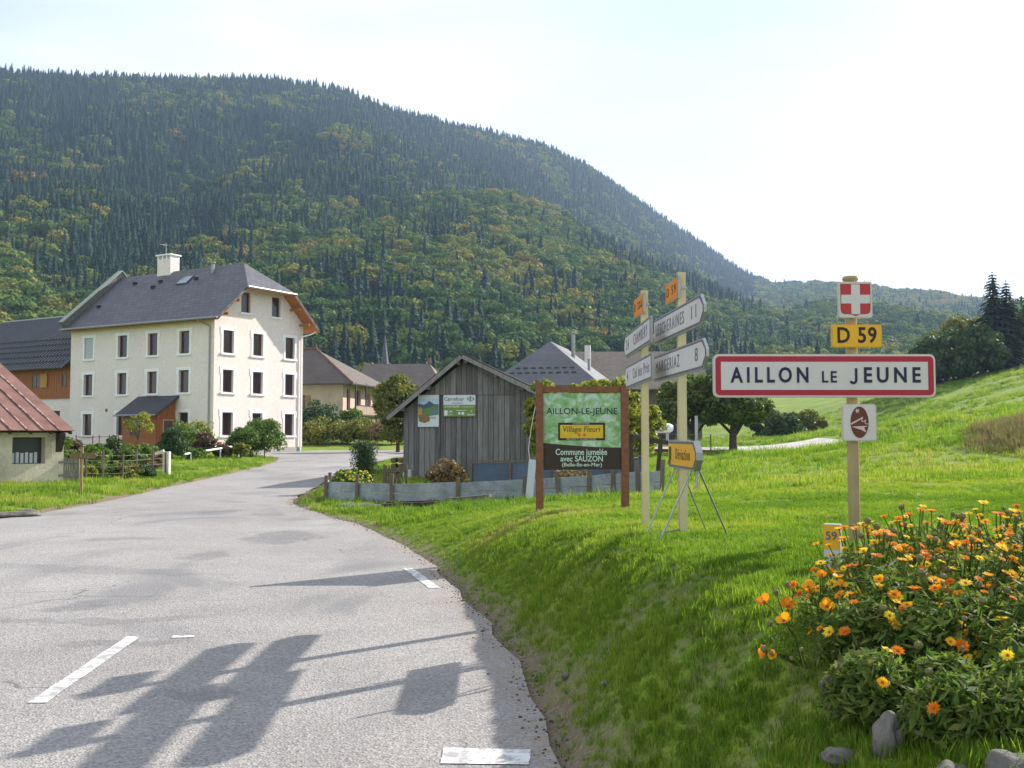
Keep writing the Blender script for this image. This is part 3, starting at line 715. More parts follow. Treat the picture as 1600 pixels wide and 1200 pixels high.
for x in cols_r:
    for a, b in rows: window(H, (0, x, (a+b)/2), math.pi/2, .95, b-a)
for x, a, b in att:
    o = window(H, (0, x, (a+b)/2), math.pi/2, .85, b-a, surround=False)
    MB().box(-.55, .55, -.09, 0, -.83, -.703).build('sill', WHITE, o)
sl = .9
front = [(-14.85, -.65, 8.86), (1.0, -.65, 8.86), (1.0, 1.95, 11.2), (-1.72, 4.25, 13.27), (-14.6, 4.25, 13.27)]
back = [(-14.6, 4.25, 13.27), (-1.72, 4.25, 13.27), (1.0, 6.55, 11.2), (1.0, 9.15, 8.86), (-14.85, 9.15, 8.86)]
hip = [(1.0, 1.95, 11.2), (1.0, 6.55, 11.2), (-1.72, 4.25, 13.27)]
R1 = roof_part('roof', front, .12, SLATE, H, (1, 0, 0), (0, 1, sl)); roof_part('roof', back, .12, SLATE, H, (1, 0, 0), (0, -1, sl))
roof_part('roof', hip, .12, SLATE, H, (0, 1, 0), (-1, 0, .76))
low = lambda P_, dz: [(x, y, z - dz) for x, y, z in P_]
for P_ in (front, back, hip): MB().slab(low(P_, .19), .03).build('soffit', SOFF, H)
for z_, y_ in ((9.6, .35), (10.6, 1.35)):
    for s_ in (0, 1):
        yy = y_ if s_ == 0 else 8.5 - y_
        MB().beam((-.3, yy, z_ - .45), (.92, yy, z_ - .45), .14, .16).build('purlin_end', SOFF, H)
MB().cyl((-14.9, -.73, 8.80), (1.0, -.73, 8.80), .075, n=8).build('gutter', ZINC, H)
MB().cyl((1.08, 1.9, 11.12), (1.08, 6.6, 11.12), .075, n=8).build('gutter', ZINC, H)
MB().cyl((.3, 9.2, 8.80), (-14.9, 9.2, 8.80), .075, n=8).build('gutter', ZINC, H)
MB().tube([(-.9, -.7, 8.74), (-.35, -.09, 8.35), (-.35, -.09, -.2)], [.05, .05, .05], 8).build('downpipe', ZINC, H)
MB().tube([(.75, 9.1, 8.75), (.6, 8.7, 8.5), (.09, 8.2, 8.3), (.09, 8.2, 0.0)], [.05]*4, 8).build('downpipe', WHITE, H)
cp = MB(); cp.slab([(-14.95, -.75, 9.35), (-14.55, -.75, 9.35), (-14.55, 4.25, 13.75), (-14.95, 4.25, 13.75)], .8); cp.slab([(-14.95, 4.25, 13.75), (-14.55, 4.25, 13.75), (-14.55, 9.2, 9.35), (-14.95, 9.2, 9.35)], .8)
cp.build('parapet', flat('dark_parapet_render', (.15, .15, .135), .9), H)
cc = MB(); cc.slab([(-15.02, -.8, 9.38), (-14.5, -.8, 9.38), (-14.5, 4.25, 13.82), (-15.02, 4.25, 13.82)], .06); cc.slab([(-15.02, 4.25, 13.82), (-14.5, 4.25, 13.82), (-14.5, 9.25, 9.38), (-15.02, 9.25, 9.38)], .06)
cc.build('parapet_coping', flat('pale_coping', (.33, .35, .30), .8), H)
ch = MB().box(-10.2, -8.8, 3.9, 4.75, 12.6, 14.2).build('chimney', CREAM, R1)
MB().box(-10.3, -8.7, 3.8, 4.85, 14.45, 14.55).box(-10.2, -10.08, 3.9, 4.75, 14.2, 14.45).box(-9.72, -9.58, 3.9, 4.75, 14.2, 14.45).box(-9.3, -9.16, 3.9, 4.75, 14.2, 14.45).box(-8.92, -8.8, 3.9, 4.75, 14.2, 14.45).build('chimney_cap', WHITE, R1)
MB().cyl((-9.75, 4.3, 14.55), (-9.75, 4.3, 15.5), .02, n=6).cyl((-10.15, 4.3, 15.4), (-9.4, 4.3, 15.3), .015, n=6).cyl((-10.1, 4.05, 15.38), (-10.1, 4.55, 15.38), .012, n=5).cyl((-9.9, 4.1, 15.36), (-9.9, 4.5, 15.36), .012, n=5).build('antenna', ZINC, R1)
def onroof(x, y): return 8.86 + (y + .65) * sl
b = MB(); Mx = Matrix.Translation((-6.3, 3.1, onroof(-6.3, 3.1))) @ Matrix.Rotation(math.atan(sl), 4, 'X'); b.box(-.55, .55, -.5, .5, .02, .07, 0, Mx); b.build('skylight', flat('skylight_frame', (.07, .07, .08), .4), R1)
b = MB(); b.box(-.47, .47, -.42, .42, .072, .085, 0, Mx); b.build('skylight_pane', flat('skylight_glass', (.22, .30, .34), .08), R1)
MB().cyl((-4.2, 3.7, 12.4), (-4.2, 3.7, 13.35), .13, n=10).cyl((-4.2, 3.7, 13.4), (-4.2, 3.7, 13.48), .2, n=10).build('flue', ZINC, R1)
for x, y in ((-13.2, 1.2), (-11.9, 3.3), (-9.0, 3.2), (-9.2, 2.7), (-5.2, 3.1)):
    MB().box(x-.12, x+.12, y-.12, y+.12, onroof(x, y) - .05, onroof(x, y) + .16).build('roof_vent', flat('black_vent', (.02, .02, .02), .6), R1)
MB().box(.0, .035, .45, .75, .2, .75).build('meter_box', flat('dark_red_box', (.28, .04, .03), .5), H)
MB().cyl((-10.55, -.02, 2.95), (-10.55, .05, 2.95), .13, n=14).build('wall_vent', flat('grey_vent', (.12, .12, .15), .5), H)
MB().box(-14.58, -.003, -.03, -.004, -1, .35).box(.004, .03, 0, 8.48, -1, .35).build('plinth', GREYP, H)
# porch
pz = 3.85
P1 = empty('porch', (0, 0, 0)); P1.parent = H
P1 = None
def porch_boards(x0, x1, y, z0, z1, par):
    n = int((x1 - x0) / .2)
    for i in range(n):
        a = x0 + (x1-x0) * i / n; MB().box(a + .006, a + (x1-x0)/n - .006, y - .02, y + .02, z0, z1).build('porch_board', ORWOOD, par)
for o in [q for q in H.children if q.name.startswith('porch')]: bpy.data.objects.remove(o)
porch = MB().box(-6.85, -3.55, -1.55, -.02, .0, 2.55).build('porch', M('porch_backing', (.22, .075, .02), None, 3, .8), H)
porch_boards(-6.85, -3.55, -1.575, .1, 2.5, porch)
for i in range(7):
    y0 = -1.55 + i * .215; zt = 2.52 + (i + .2) * .215 * .66
    MB().box(-3.547, -3.51, y0 + .006, y0 + .209, .1, zt).build('porch_board', ORWOOD, porch)
MB().add([(-3.55, -1.55, 2.55), (-3.55, -.02, 2.55), (-3.55, -.02, 3.6), (-6.85, -1.55, 2.55), (-6.85, -.02, 2.55), (-6.85, -.02, 3.6)], [(0, 1, 2), (3, 5, 4), (0, 2, 5, 3)]).build('porch_gable', ORWOOD, porch)
roof_part('porch_roof', [(-7.25, -1.95, 2.55), (-3.2, -1.95, 2.55), (-3.2, -.01, 3.85), (-7.25, -.01, 3.85)], .12, SLATE2, porch, (1, 0, 0), (0, 1, .67))
MB().cyl((-7.25, -2.0, 2.5), (-3.2, -2.0, 2.5), .06, n=8).build('porch_gutter', ZINC, porch)
o = window(H, (-5.6, -1.6, 1.75), 0, .9, 1.2, deep=.02, surround=False)
o = MB().box(-3.508, -3.49, -1.0, -.25, .2, 2.15).build('porch_door', PURP, porch)
MB().box(-3.507, -3.48, -1.08, -1.0, .2, 2.23).box(-3.507, -3.48, -.25, -.17, .2, 2.23).box(-3.507, -3.48, -1.0, -.25, 2.15, 2.23).build('door_frame', flat('pale_door_frame', (.55, .35, .2), .6), o)
MB().box(-7.0, -3.4, -1.7, -.1, -.8, .0).build('porch_base', GREYP, porch)

# ------------------------------------------------------------------ barn joined to the house
Bn = empty('attached_barn', (-19.5, 66, .5), RZ, 'barn with ribbed dark roof and orange wooden upper wall joining the cream house', 'barn')
w = MB(); facade(w, [(-30, -1), (-14.98, -1), (-14.98, 4.0), (-30, 4.0)], [(-17.5, -16.4, 1.0, 3.0)], lambda u, z, d: (u, .5 + d, z), .25); w.build('wall', CREAM, Bn)
w = MB(); n = 52
for i in range(n):
    a = -30 + 15.02 * i / n
    if -19.75 < a + .14 < -18.6 or -16.1 < a + .14 < -15.6:
        for z0, z1 in ((3.9, 4.75), (5.75, 6.5)): MB().box(a + .008, a + .28, .40, .46, z0, z1).build('board', ORWOOD, Bn)
    else: MB().box(a + .008, a + .28, .40, .46, 3.9, 6.5).build('board', ORWOOD, Bn)
MB().box(-30, -14.98, .47, .6, 3.9, 6.5).build('board_backing', flat('dark_board_backing', (.06, .03, .015), .9), Bn)
window(Bn, (-19.15, .36, 5.25), 0, 1.1, 1.0, deep=.1, surround=False, mull=True); window(Bn, (-15.85, .36, 5.25), 0, .5, 1.0, deep=.1, surround=False)
MB().box(-18.55, -17.75, .30, .36, 4.75, 5.75).build('shutter', M('yellow_pine_shutter', (.50, .27, .07), None, 3, .6, stretch=(5, 5, .6)), Bn)
fr = [(-31, -.5, 6.15), (-15.0, -.5, 6.15), (-15.0, 5.3, 10.8), (-31, 5.3, 10.8)]
rf = roof_part('roof', fr, .12, METALR, Bn, (1, 0, 0), (0, 1, .8))
roof_part('roof', [(-31, 5.3, 10.8), (-15.0, 5.3, 10.8), (-15, 11, 6.2), (-31, 11, 6.2)], .12, METALR, Bn, (1, 0, 0), (0, -1, .8))
rb = MB()
for i in range(40):
    x = -30.9 + i * .4; rb.beam((x, -.5, 6.17), (x, 5.25, 10.78), .05, .09)
tag(rb.build('roof_ribs', M('roof_rib_metal', (.10, .105, .12), None, 3, .45), rf), kind='stuff')
sn = MB()
for k in range(5):
    for i in range(39):
        x = -30.7 + i * .4; y = .0 + k * .62; z = 6.15 + (y + .5) * .8017 + .06; sn.box(x - .13, x + .13, y - .05, y + .05, z - .04, z + .06)
tag(sn.build('snow_stops', flat('snow_stop_metal', (.035, .04, .05), .5), rf), kind='stuff')
MB().cyl((-31, 5.3, 10.83), (-15, 5.3, 10.83), .1, n=8).build('ridge_cap', ZINC, rf)
MB().box(-30, -15, 5, 10.5, -1, 6.2).build('rear_block', CREAM, Bn)

# ------------------------------------------------------------------ rusty-roofed shed by the road
S = empty('plastered_shed', (-13.05, 29.5, .2), math.radians(45), 'low cream plastered shed with rusty sheet roof beside the road', 'shed')
STAINPL = M('stained_cream_plaster', (.64, .57, .45), (.40, .35, .28), 1.6, .95, .5, 18, lo=.4, hi=.75, fine=.25)
w = MB(); facade(w, [(-9, -1), (0, -1), (0, 1.62), (-9, 1.62)], [(-1.42, -.52, .62, 1.38)], lambda u, z, d: (u, d, z), .34); w.build('wall', STAINPL, S)
MB().add([(0, 0, -1), (0, 7.5, -1), (0, 7.5, 4), (0, 6.8, 4.1), (0, 0, 1.62)], [(0, 1, 2, 3, 4)]).build('wall', STAINPL, S)
wd = MB().box(-1.41, -.53, .30, .33, .63, 1.37).build('window', flat('dark_shed_window', (.05, .055, .06), .3), S)
for i in range(6):
    x = -1.35 + i * .125; MB().box(x, x + .085, .285, .297, .64, .93 + .02 * (i % 2)).build('curtain', flat('pale_net_curtain', (.6, .63, .66), .8), wd)
RUST = M('rusty_painted_sheet', (.15, .064, .05), (.215, .112, .088), 1.5, .7, .3, 30, stretch=(1.5, .7, 1), fine=.35)
SEAM = M('pale_rusty_seam', (.45, .34, .27), (.19, .075, .055), 3.5, .7, lo=.42, hi=.56)
k_ = (4.1 - 1.62) / 6.9
for i in range(22):
    a = .15 - (i + 1) * .44; b_ = a + .436
    z0 = 1.57 + .006 * (i % 2); yy0 = -.42; 
    MB().slab([(a, yy0, z0), (b_, yy0, z0), (b_, 6.9, z0 + (6.9 - yy0) * k_), (a, 6.9, z0 + (6.9 - yy0) * k_)], .015).build('roof_sheet', RUST, S)
    MB().beam((a, yy0, z0 + .018), (a, 6.9, z0 + .018 + (6.9 - yy0) * k_), .035, .035).build('roof_seam', SEAM, S)
MB().slab([(-9, 6.9, 4.25), (.15, 6.9, 4.25), (.15, 12, 2.4), (-9, 12, 2.4)], .02).build('roof_sheet', RUST, S)
DKW = M('dark_weathered_wood', (.075, .06, .05), (.04, .033, .03), 5, .9, .5, 20, stretch=(4, 4, .7))
for i in range(9): MB().beam((.05 - i * .55, -.36, 1.50), (.05 - i * .55, .3, 1.50 + .66 * k_), .07, .08).build('rafter_end', DKW, S)
MB().beam((-9, -.02, 1.56), (.12, -.02, 1.56), .1, .1).build('eave_beam', DKW, S)
MB().prism([(-.02, 1.5), (-.02, .95), (-.1, .98), (-.32, 1.4), (-.32, 1.5)], -.24, -.08, 0, Matrix(((0, 0, 1, 0), (1, 0, 0, 0), (0, 1, 0, 0), (0, 0, 0, 1)))).build('bracket', DKW, S)

# ------------------------------------------------------------------ old farmhouse, far roofs, church
OLDW = M('aged_beige_plaster', (.50, .44, .34), (.40, .35, .27), 1.0, .95, .2, 20, fine=.2)
PALEPINK = M('pale_pink_plaster', (.62, .47, .39), (.52, .39, .32), 1, .95)
def hip_roof(par, x0, x1, y0, y1, z0, z1, ins0, ins1, mat, name='roof', t=.15):
    ym = (y0 + y1) / 2; A, B_ = (x0 + ins0, ym, z1), (x1 - ins1, ym, z1); s1 = (z1 - z0) / (ym - y0)
    r = roof_part(name, [(x0, y0, z0), (x1, y0, z0), B_, A], t, mat, par, (1, 0, 0), (0, 1, s1))
    roof_part(name, [(x1, y1, z0), (x0, y1, z0), A, B_], t, mat, par, (1, 0, 0), (0, -1, s1))
    if ins1 > .01: roof_part(name, [(x1, y0, z0), (x1, y1, z0), B_], t, mat, par, (0, 1, 0), (-1, 0, (z1 - z0) / ins1))
    if ins0 > .01: roof_part(name, [(x0, y1, z0), (x0, y0, z0), A], t, mat, par, (0, 1, 0), (1, 0, (z1 - z0) / ins0))
    return r
O = empty('old_farmhouse', (-15.9, 95, 1.2), math.radians(-12), 'old beige farmhouse with hipped brown tile roof and wooden balcony', 'house')
w = MB(); facade(w, [(-13, -1), (0, -1), (0, 5.3), (-13, 5.3)], [(-9.5, -8.5, 3.3, 4.7), (-4.75, -3.75, 3.0, 4.3)], lambda u, z, d: (u, d, z), .25); w.build('wall', OLDW, O)
w = MB(); facade(w, [(0, -1), (9, -1), (9, 5.3), (0, 5.3)], [(1.0, 1.9, 2.9, 4.9), (3.6, 4.7, 2.7, 4.9), (6.6, 7.5, 3.2, 4.7), (2.2, 3.3, 0, 2.1), (5.8, 6.7, .3, 2)], lambda u, z, d: (-d, u, z), .25); w.build('wall', PALEPINK, O)
MB().box(-12.7, -.3, .3, 8.7, -1, 5.2).build('interior_core', flat('dark_interior_old', (.05, .04, .035), .9), O)
window(O, (-4.25, 0, 3.65), 0, 1.0, 1.3, surround=False, mull=True); window(O, (-9, 0, 4), 0, 1.0, 1.4, surround=False, mull=True)
for x in (-5.35, -3.7, -10.1, -8.45): MB().box(x + .02, x + .5, -.06, -.01, 3.0 if x > -6 else 3.3, 4.3 if x > -6 else 4.7).build('shutter', M('tan_shutter', (.36, .21, .11), None, 4, .7), O)
r = hip_roof(O, -14, 1.3, -1.0, 10.3, 5.35, 9.1, 5.5, 6.0, OLDTILE)
HIPM = M('reddish_hip_tiles', (.20, .10, .075), (.15, .085, .065), 3, .9)
MB().cyl((1.3, -1.0, 5.42), (-4.7, 4.65, 9.15), .12, n=7).build('hip_tiles', HIPM, r); MB().cyl((-4.7, 4.65, 9.15), (-8.5, 4.65, 9.15), .12, n=7).build('ridge_tiles', HIPM, r)
MB().cyl((-4.7, 4.65, 9.1), (-4.7, 4.65, 9.6), .2, .06, n=8).build('finial', HIPM, r)
MB().box(-7.5, -6.8, 2.6, 3.2, 7.5, 9.7).build('chimney', OLDW, r)
bl = MB().box(.02, 1.25, .3, 9.2, 2.35, 2.5).build('balcony', DKW, O)
for i in range(44): MB().box(1.17, 1.21, .35 + i * .2, .45 + i * .2, 2.5, 3.3).build('baluster', PALEPINK, bl)
MB().box(1.14, 1.24, .3, 9.2, 3.3, 3.38).build('handrail', DKW, bl)
for y in (.4, 3.2, 6.1, 9.0): MB().box(1.06, 1.2, y - .07, y + .07, -.8, 5.5).build('post', DKW, O)

O2 = empty('long_farm_building', (-19.5, 131, 2.2), math.radians(-6), 'long low building with faded brown roof behind the round yellowing tree', 'building')
MB().box(0, 13, 0, 9, -2, 5).build('wall', OLDW, O2)
hip_roof(O2, -1, 11.3, -1, 10, 5, 9.1, .2, 3.2, OLDTILE2)
MB().cyl((8.1, 4.5, 9.15), (8.1, 4.5, 9.9), .25, .15, n=8).build('ridge_finial', HIPM, O2)

CH = empty('church', (-31.5, 250, 9), .2, 'slender grey slate church spire rising behind the village roofs', 'church')
MB().box(-2.2, 2.2, -2.2, 2.2, -4, 5).build('tower', OLDW, CH)
sp_ = MB(); n = 8
v_ = [(2.35 * math.cos(math.pi/8 + i * math.pi/4), 2.35 * math.sin(math.pi/8 + i * math.pi/4), 5) for i in range(n)] + [(1.15 * math.cos(math.pi/8 + i * math.pi/4), 1.15 * math.sin(math.pi/8 + i * math.pi/4), 10) for i in range(n)] + [(0, 0, 18.2)]
sp_.add(v_, [(i, (i+1) % n, n + (i+1) % n, n + i) for i in range(n)] + [(n + i, n + (i+1) % n, 2*n) for i in range(n)]); sp_.build('spire', M('spire_slate', (.09, .09, .11), None, 2, .6), CH)
MB().cyl((0, 0, 18), (0, 0, 20.4), .05, n=6).box(-.45, .45, -.04, .04, 19.4, 19.5).build('cross', flat('iron_cross', (.06, .06, .07), .6), CH)

G = empty('grey_roofed_house', (-0.9, 70, .9), math.radians(-14), 'house with smooth blue grey hipped roof and snow guards behind the wooden barn', 'house')
MB().box(-.4, 6.6, .5, 11, -1, 4.4).build('wall', GREYP, G)
z0, z1 = 4.2, 7.5
A, B_ = (3.0, 3.0, z1), (3.0, 9.5, z1)
rg = roof_part('roof', [(-1.1, -.2, z0), (7.2, -.2, z0), A], .12, METALR, G, (1, 0, 0), (0, 1, 1.0))
roof_part('roof', [(7.2, -.2, z0), (7.2, 12, z0), B_, A], .12, METALR, G, (0, 1, 0), (-1, 0, .8)); roof_part('roof', [(-1.1, 12, z0), (-1.1, -.2, z0), A, B_], .12, METALR, G, (0, 1, 0), (1, 0, .8))
sg = MB()
for k in range(2):
    for i in range(9 - k):
        z = z0 + .9 + k * .35; x = .6 + .35 * k + i * .55; y = -.2 + (z - z0) / (z1 - z0) * 3.2; sg.box(x, x + .32, y - .06, y + .02, z - .02, z + .07)
tag(sg.build('snow_guards', flat('dark_snow_guard', (.04, .045, .05), .5), rg), kind='stuff')
MB().cyl((4.3, 5, 6.4), (4.3, 5, 8.2), .14, n=10).cyl((4.3, 5, 8.25), (4.3, 5, 8.4), .22, n=10).build('flue', ZINC, G)
MB().cyl((5.6, 4.2, 5.2), (5.6, 4.2, 6.3), .1, n=8).build('flue', ZINC, G)

L = empty('great_barn', (2.3, 92, 1.2), math.radians(-3), 'wide old barn with long mottled brown roof behind the direction signs', 'barn')
MB().box(.6, 15, 1, 11, -1, 4.9).build('wall', M('dark_barn_wall', (.16, .14, .13), (.11, .10, .095), 1, .95), L)
MB().box(.55, 14.5, .9, .97, -1, 3.0).build('wall_cladding', DKW, L)
rl = hip_roof(L, -.4, 15.6, -.3, 12.3, 4.7, 8.6, .1, .1, OLDTILE2)
MB().cyl((4.65, 2.5, 6.0), (4.65, 2.5, 8.9), .3, n=12).build('chimney', flat('pale_flue', (.62, .62, .6), .5), rl)
MB().box(3.6, 5.0, -.6, .0, 4.2, 6.3).build('dormer', OLDW, rl)
MB().cyl((1.1, 3.5, 7.0), (1.1, 3.5, 9.0), .22, n=10).build('flue', flat('dark_blue_flue', (.06, .07, .10), .4), rl)

# ------------------------------------------------------------------ weathered wooden barn with posters
ax = math.atan2(-.127, .992)
W = empty('wooden_barn', (-1.57, 33, .2), ax, 'weathered grey wooden plank barn with two posters on its gable', 'barn')
GREYW = [M('grey_weathered_plank_%d' % i, a, b, 3.0, .9, .5, 20, stretch=(7, 7, .5), fine=.4) for i, (a, b) in enumerate([((.26, .245, .24), (.16, .15, .15)), ((.215, .20, .20), (.125, .117, .118)), ((.30, .28, .27), (.18, .17, .168)), ((.18, .165, .165), (.10, .094, .095))])]
HWID = 2.0; APEX = 4.05; PIT = .82
PITR = .48; RW = 2.75
def rooft(x): return APEX - .16 - (abs(x) * PIT if x < 0 else x * PITR)
def cladt(x): return APEX - .20 - abs(x) * (PIT if x < 0 else .66)
n = 27; pw = (HWID + RW) / n
for i in range(n):
    a = -HWID + i * pw; b_ = a + pw - .012; m_ = random.choice(GREYW); j = random.uniform(-.008, .008)
    zl, zr_ = (min(2.80, rooft(a)), min(2.80, rooft(b_))) if a < 0 else (rooft(a), rooft(b_)); bt = random.uniform(-.1, .02)
    MB().add([(a, -.03 + j, bt), (b_, -.03 + j, bt), (b_, -.03 + j, zr_), (a, -.03 + j, zl), (a, 0, bt), (b_, 0, bt), (b_, 0, zr_), (a, 0, zl)],
             [(0,1,2,3), (1,5,6,2), (4,0,3,7), (3,2,6,7), (0,4,5,1)]).build('plank', m_, W)
    a2, b2 = a, b_
    if cladt(a2) > 2.8 or cladt(b2) > 2.8:
        zb = 2.76; pts = [(a2, zb), (b2, zb), (b2, max(cladt(b2), zb + .01))]
        if a2 < 0 < b2: pts.append((0, cladt(0)))
        pts.append((a2, max(cladt(a2), zb + .01)))
        v_ = [(x, -.085 + j, z) for x, z in pts] + [(x, -.05, z) for x, z in pts]; k = len(pts)
        MB().add(v_, [tuple(range(k))] + [(i2, k + i2, k + (i2+1) % k, (i2+1) % k) for i2 in range(k)]).build('plank', random.choice(GREYW), W)
MB().add([(-HWID, .02, -.3), (RW, .02, -.3), (RW, .02, rooft(RW)), (0, .02, rooft(0)), (-HWID, .02, rooft(-HWID))], [(0,1,2,3,4)]).build('gable_backing', flat('barn_dark_backing', (.03, .028, .026), .95), W)
MB().box(-HWID, -HWID + .05, .03, 8, -.3, rooft(-HWID)).build('wall', GREYW[1], W); MB().box(RW - .05, RW, .03, 8, -.3, rooft(RW)).build('wall', GREYW[1], W)
BROOF = M('grey_barn_roofing', (.075, .068, .062), (.05, .046, .042), 1.5, .9, .4, 15)
eo = HWID + .45
for s_ in (-1, 1):
    eo, PT = (HWID + .45, PIT) if s_ < 0 else (RW + .4, PITR)
    pts = [(s_ * eo, -.45, APEX - eo * PT), (0, -.45, APEX), (0, 8.4, APEX), (s_ * eo, 8.4, APEX - eo * PT)]
    if s_ > 0: pts = pts[::-1]
    MB().slab(pts[::-1], .05).build('roof', BROOF, W)
    MB().beam((s_ * .01, -.47, APEX - .07), (s_ * eo, -.47, APEX - .07 - eo * PT), .03, .13).build('barge_board', GREYW[2], W)
    for d_ in (.12, 1.1, 1.95):
        MB().beam((s_ * d_, -.44, APEX - .17 - d_ * PT), (s_ * d_, .1, APEX - .17 - d_ * PT), .11, .12).build('purlin_end', GREYW[3], W)
MB().box(-HWID - .02, -HWID + .28, -.18, .03, -.1, .32).build('corner_stone', flat('pale_concrete_block', (.5, .5, .48), .9), W)
MB().box(-HWID + .02, -HWID + .10, -.2, -.05, 2.42, 2.58).build('lamp', flat('white_lamp_box', (.6, .6, .62), .4), W)
# posters
PWH = flat('poster_white', (.66, .70, .74), .5); 
po = empty('landscape_poster', label='tall poster with mountain landscape picture on the grey barn gable', cat='poster', mat=W.matrix_basis @ Matrix.Translation((-1.155, -.10, 2.235)) @ Matrix.Rotation(math.pi/2, 4, 'X'))
MB().prism(roundrect(.70, 1.04, .01, 1), 0, .012).build('sheet', PWH, po)
def patch(name, pts, c, z, par): return MB().prism(pts, z, z + .002).build(name, flat(name + '_ink', c, .5), par)
patch('sky_print', [(-.34, .12), (.34, .12), (.34, .40), (-.34, .40)], (.50, .62, .74), .013, po)
patch('mountain_print', [(-.34, .05), (.34, .05), (.34, .22), (.18, .22), (.10, .27), (.02, .33), (-.05, .25), (-.15, .2), (-.34, .24)], (.06, .11, .17), .016, po)
patch('meadow_print', [(-.34, -.22), (.34, -.12), (.34, .2), (.2, .17), (0, .1), (-.2, .06), (-.34, .12)], (.13, .22, .07), .019, po)
patch('flower_print', [(-.34, -.15), (-.22, -.12), (-.2, .06), (-.27, .14), (-.34, .05)], (.55, .28, .05), .022, po)
patch('food_print', [(-.3, -.34), (-.12, -.4), (.04, -.33), (.06, -.22), (-.04, -.13), (-.2, -.15), (-.32, -.22)], (.26, .14, .05), .022, po)
for i in range(3): patch('glass_print', [(.08 + i*.085, -.1), (.14 + i*.085, -.1), (.145 + i*.085, 0), (.075 + i*.085, 0)], (.08, .22, .5), .022, po)
BLK = flat('black_lettering', (.02, .02, .025), .5); DKT = flat('dark_grey_lettering', (.12, .13, .15), .5); WTX = flat('white_lettering', (.78, .8, .78), .5)
MB().box(.07, .26, -.21, -.195, .014, .018).box(.09, .24, -.25, -.235, .014, .018).build('lettering', DKT, po)
pc2 = empty('supermarket_poster', label='wide green and white supermarket poster on the grey barn gable', cat='poster', mat=W.matrix_basis @ Matrix.Translation((-.13, -.10, 2.40)) @ Matrix.Rotation(math.pi/2, 4, 'X'))
MB().prism(roundrect(1.06, .70, .01, 1), 0, .012).build('sheet', PWH, pc2)
patch('green_band', [(-.53, -.35), (.53, -.35), (.53, .03), (-.53, .03)], (.17, .27, .045), .013, pc2)
text('lettering', 'Carrefour', .17, DKT, pc2, -.17, .215, .015, .01, width=.66)
text('lettering', 'contact', .085, DKT, pc2, -.06, .09, .015, .0, width=.36)
text('lettering', 'LE CHATELARD', .085, WTX, pc2, -.24, -.03, .018, .015, width=.5); text('lettering', 'en Haute Savoie', .05, WTX, pc2, .27, -.035, .018, .01, width=.4)
g_ = MB(); g_.prism([(.24, .22), (.31, .28), (.31, .25), (.285, .22), (.31, .19), (.31, .16)], .014, .017); g_.prism([(.50, .22), (.43, .28), (.43, .25), (.455, .22), (.43, .19), (.43, .16)], .014, .017); g_.box(.335, .405, .265, .3, .014, .017).box(.335, .365, .18, .265, .014, .017).box(.335, .405, .14, .18, .014, .017).box(.365, .39, .205, .235, .014, .017)
g_.build('emblem', DKT, pc2)
MB().box(-.5, -.39, -.32, -.15, .016, .019).build('pump_symbol', WTX, pc2); text('lettering', '24h', .09, WTX, pc2, -.29, -.19, .018, .01); text('lettering', '24/24', .06, WTX, pc2, -.29, -.29, .018, .01)
MB().box(-.12, .24, -.16, -.145, .016, .019).build('rule', WTX, pc2); text('lettering', '4', .1, WTX, pc2, .4, -.18, .018, .01); text('lettering', '10min', .09, WTX, pc2, .38, -.29, .018, .015, width=.25)
MB().cyl((.0, -.25, .016), (.0, -.25, .019), .045, n=12).cyl((.12, -.25, .016), (.12, -.25, .019), .05, n=12).build('symbol', WTX, pc2)

# ------------------------------------------------------------------ trees and shrubs around the village
LG = leafmat('shrub_leaves_green', [(.06, .12, .018), (.10, .17, .028), (.16, .23, .045)], .36)
LDK = leafmat('shrub_leaves_dark', [(.022, .052, .018), (.04, .085, .026), (.065, .115, .032)], .22)
LLIME = leafmat('lime_tree_leaves', [(.045, .085, .016), (.075, .125, .024), (.12, .165, .03), (.20, .21, .04)], .34)
LYG = leafmat('yellow_green_leaves', [(.10, .15, .022), (.18, .22, .03), (.28, .29, .045), (.34, .29, .05)], .42)
LTREE = leafmat('turning_leaves', [(.06, .10, .018), (.11, .15, .025), (.20, .20, .032), (.28, .23, .035)], .36)
LRED = leafmat('reddish_leaves', [(.06, .05, .025), (.11, .07, .04), (.15, .08, .05), (.06, .08, .02)], .25)
LBR = leafmat('dry_brown_leaves', [(.12, .08, .04), (.2, .13, .06), (.28, .19, .08), (.1, .1, .03)], .25)
LBLUE = leafmat('distant_tree_leaves', [(.035, .07, .02), (.06, .105, .03), (.10, .14, .04)], .28)  # plain green tones picked per leaf, for the skyline and hedge trees
def at(px, y, dz=0.0): x = (px - 800) / F * y; return (x, y, gz(x, y) + dz)
def bush(name, px, y, w_, h, mat, label, cat='shrub', group=None, seed=1, leaf=.06, n=34, per=120, bottom=-.35):
    return broadleaf(name, at(px, y), h, (w_/2, w_/2, h * .62), mat, label, cat, group, n, per, leaf, .34, .03, .5, h * .42, seed, bottom, names=('foliage', 'stem'), inner=.3)
broadleaf('round_tree', at(622, 70), 5.9, (1.75, 1.75, 2.7), LTREE, 'round yellowing tree between the old farmhouse and the wooden barn', 'tree', seed=3, nclump=80, per=150, leaf=.13, clump=.26, cz=3.1, r0=.14, bottom=-.95)
broadleaf('lime_tree', at(1145, 56), 4.4, (2.35, 2.2, 1.75), LLIME, 'dark lime tree at the right beside the pale parking ground', 'tree', seed=5, nclump=80, per=190, leaf=.13, clump=.24, r0=.24, cz=2.75, bottom=-.6)
broadleaf('lime_tree', at(1084, 57), 4.3, (2.2, 2.2, 1.8), LLIME, 'dark lime tree standing behind the taller cream sign post', 'tree', seed=6, nclump=80, per=190, leaf=.13, clump=.24, r0=.22, cz=2.7, bottom=-.6)
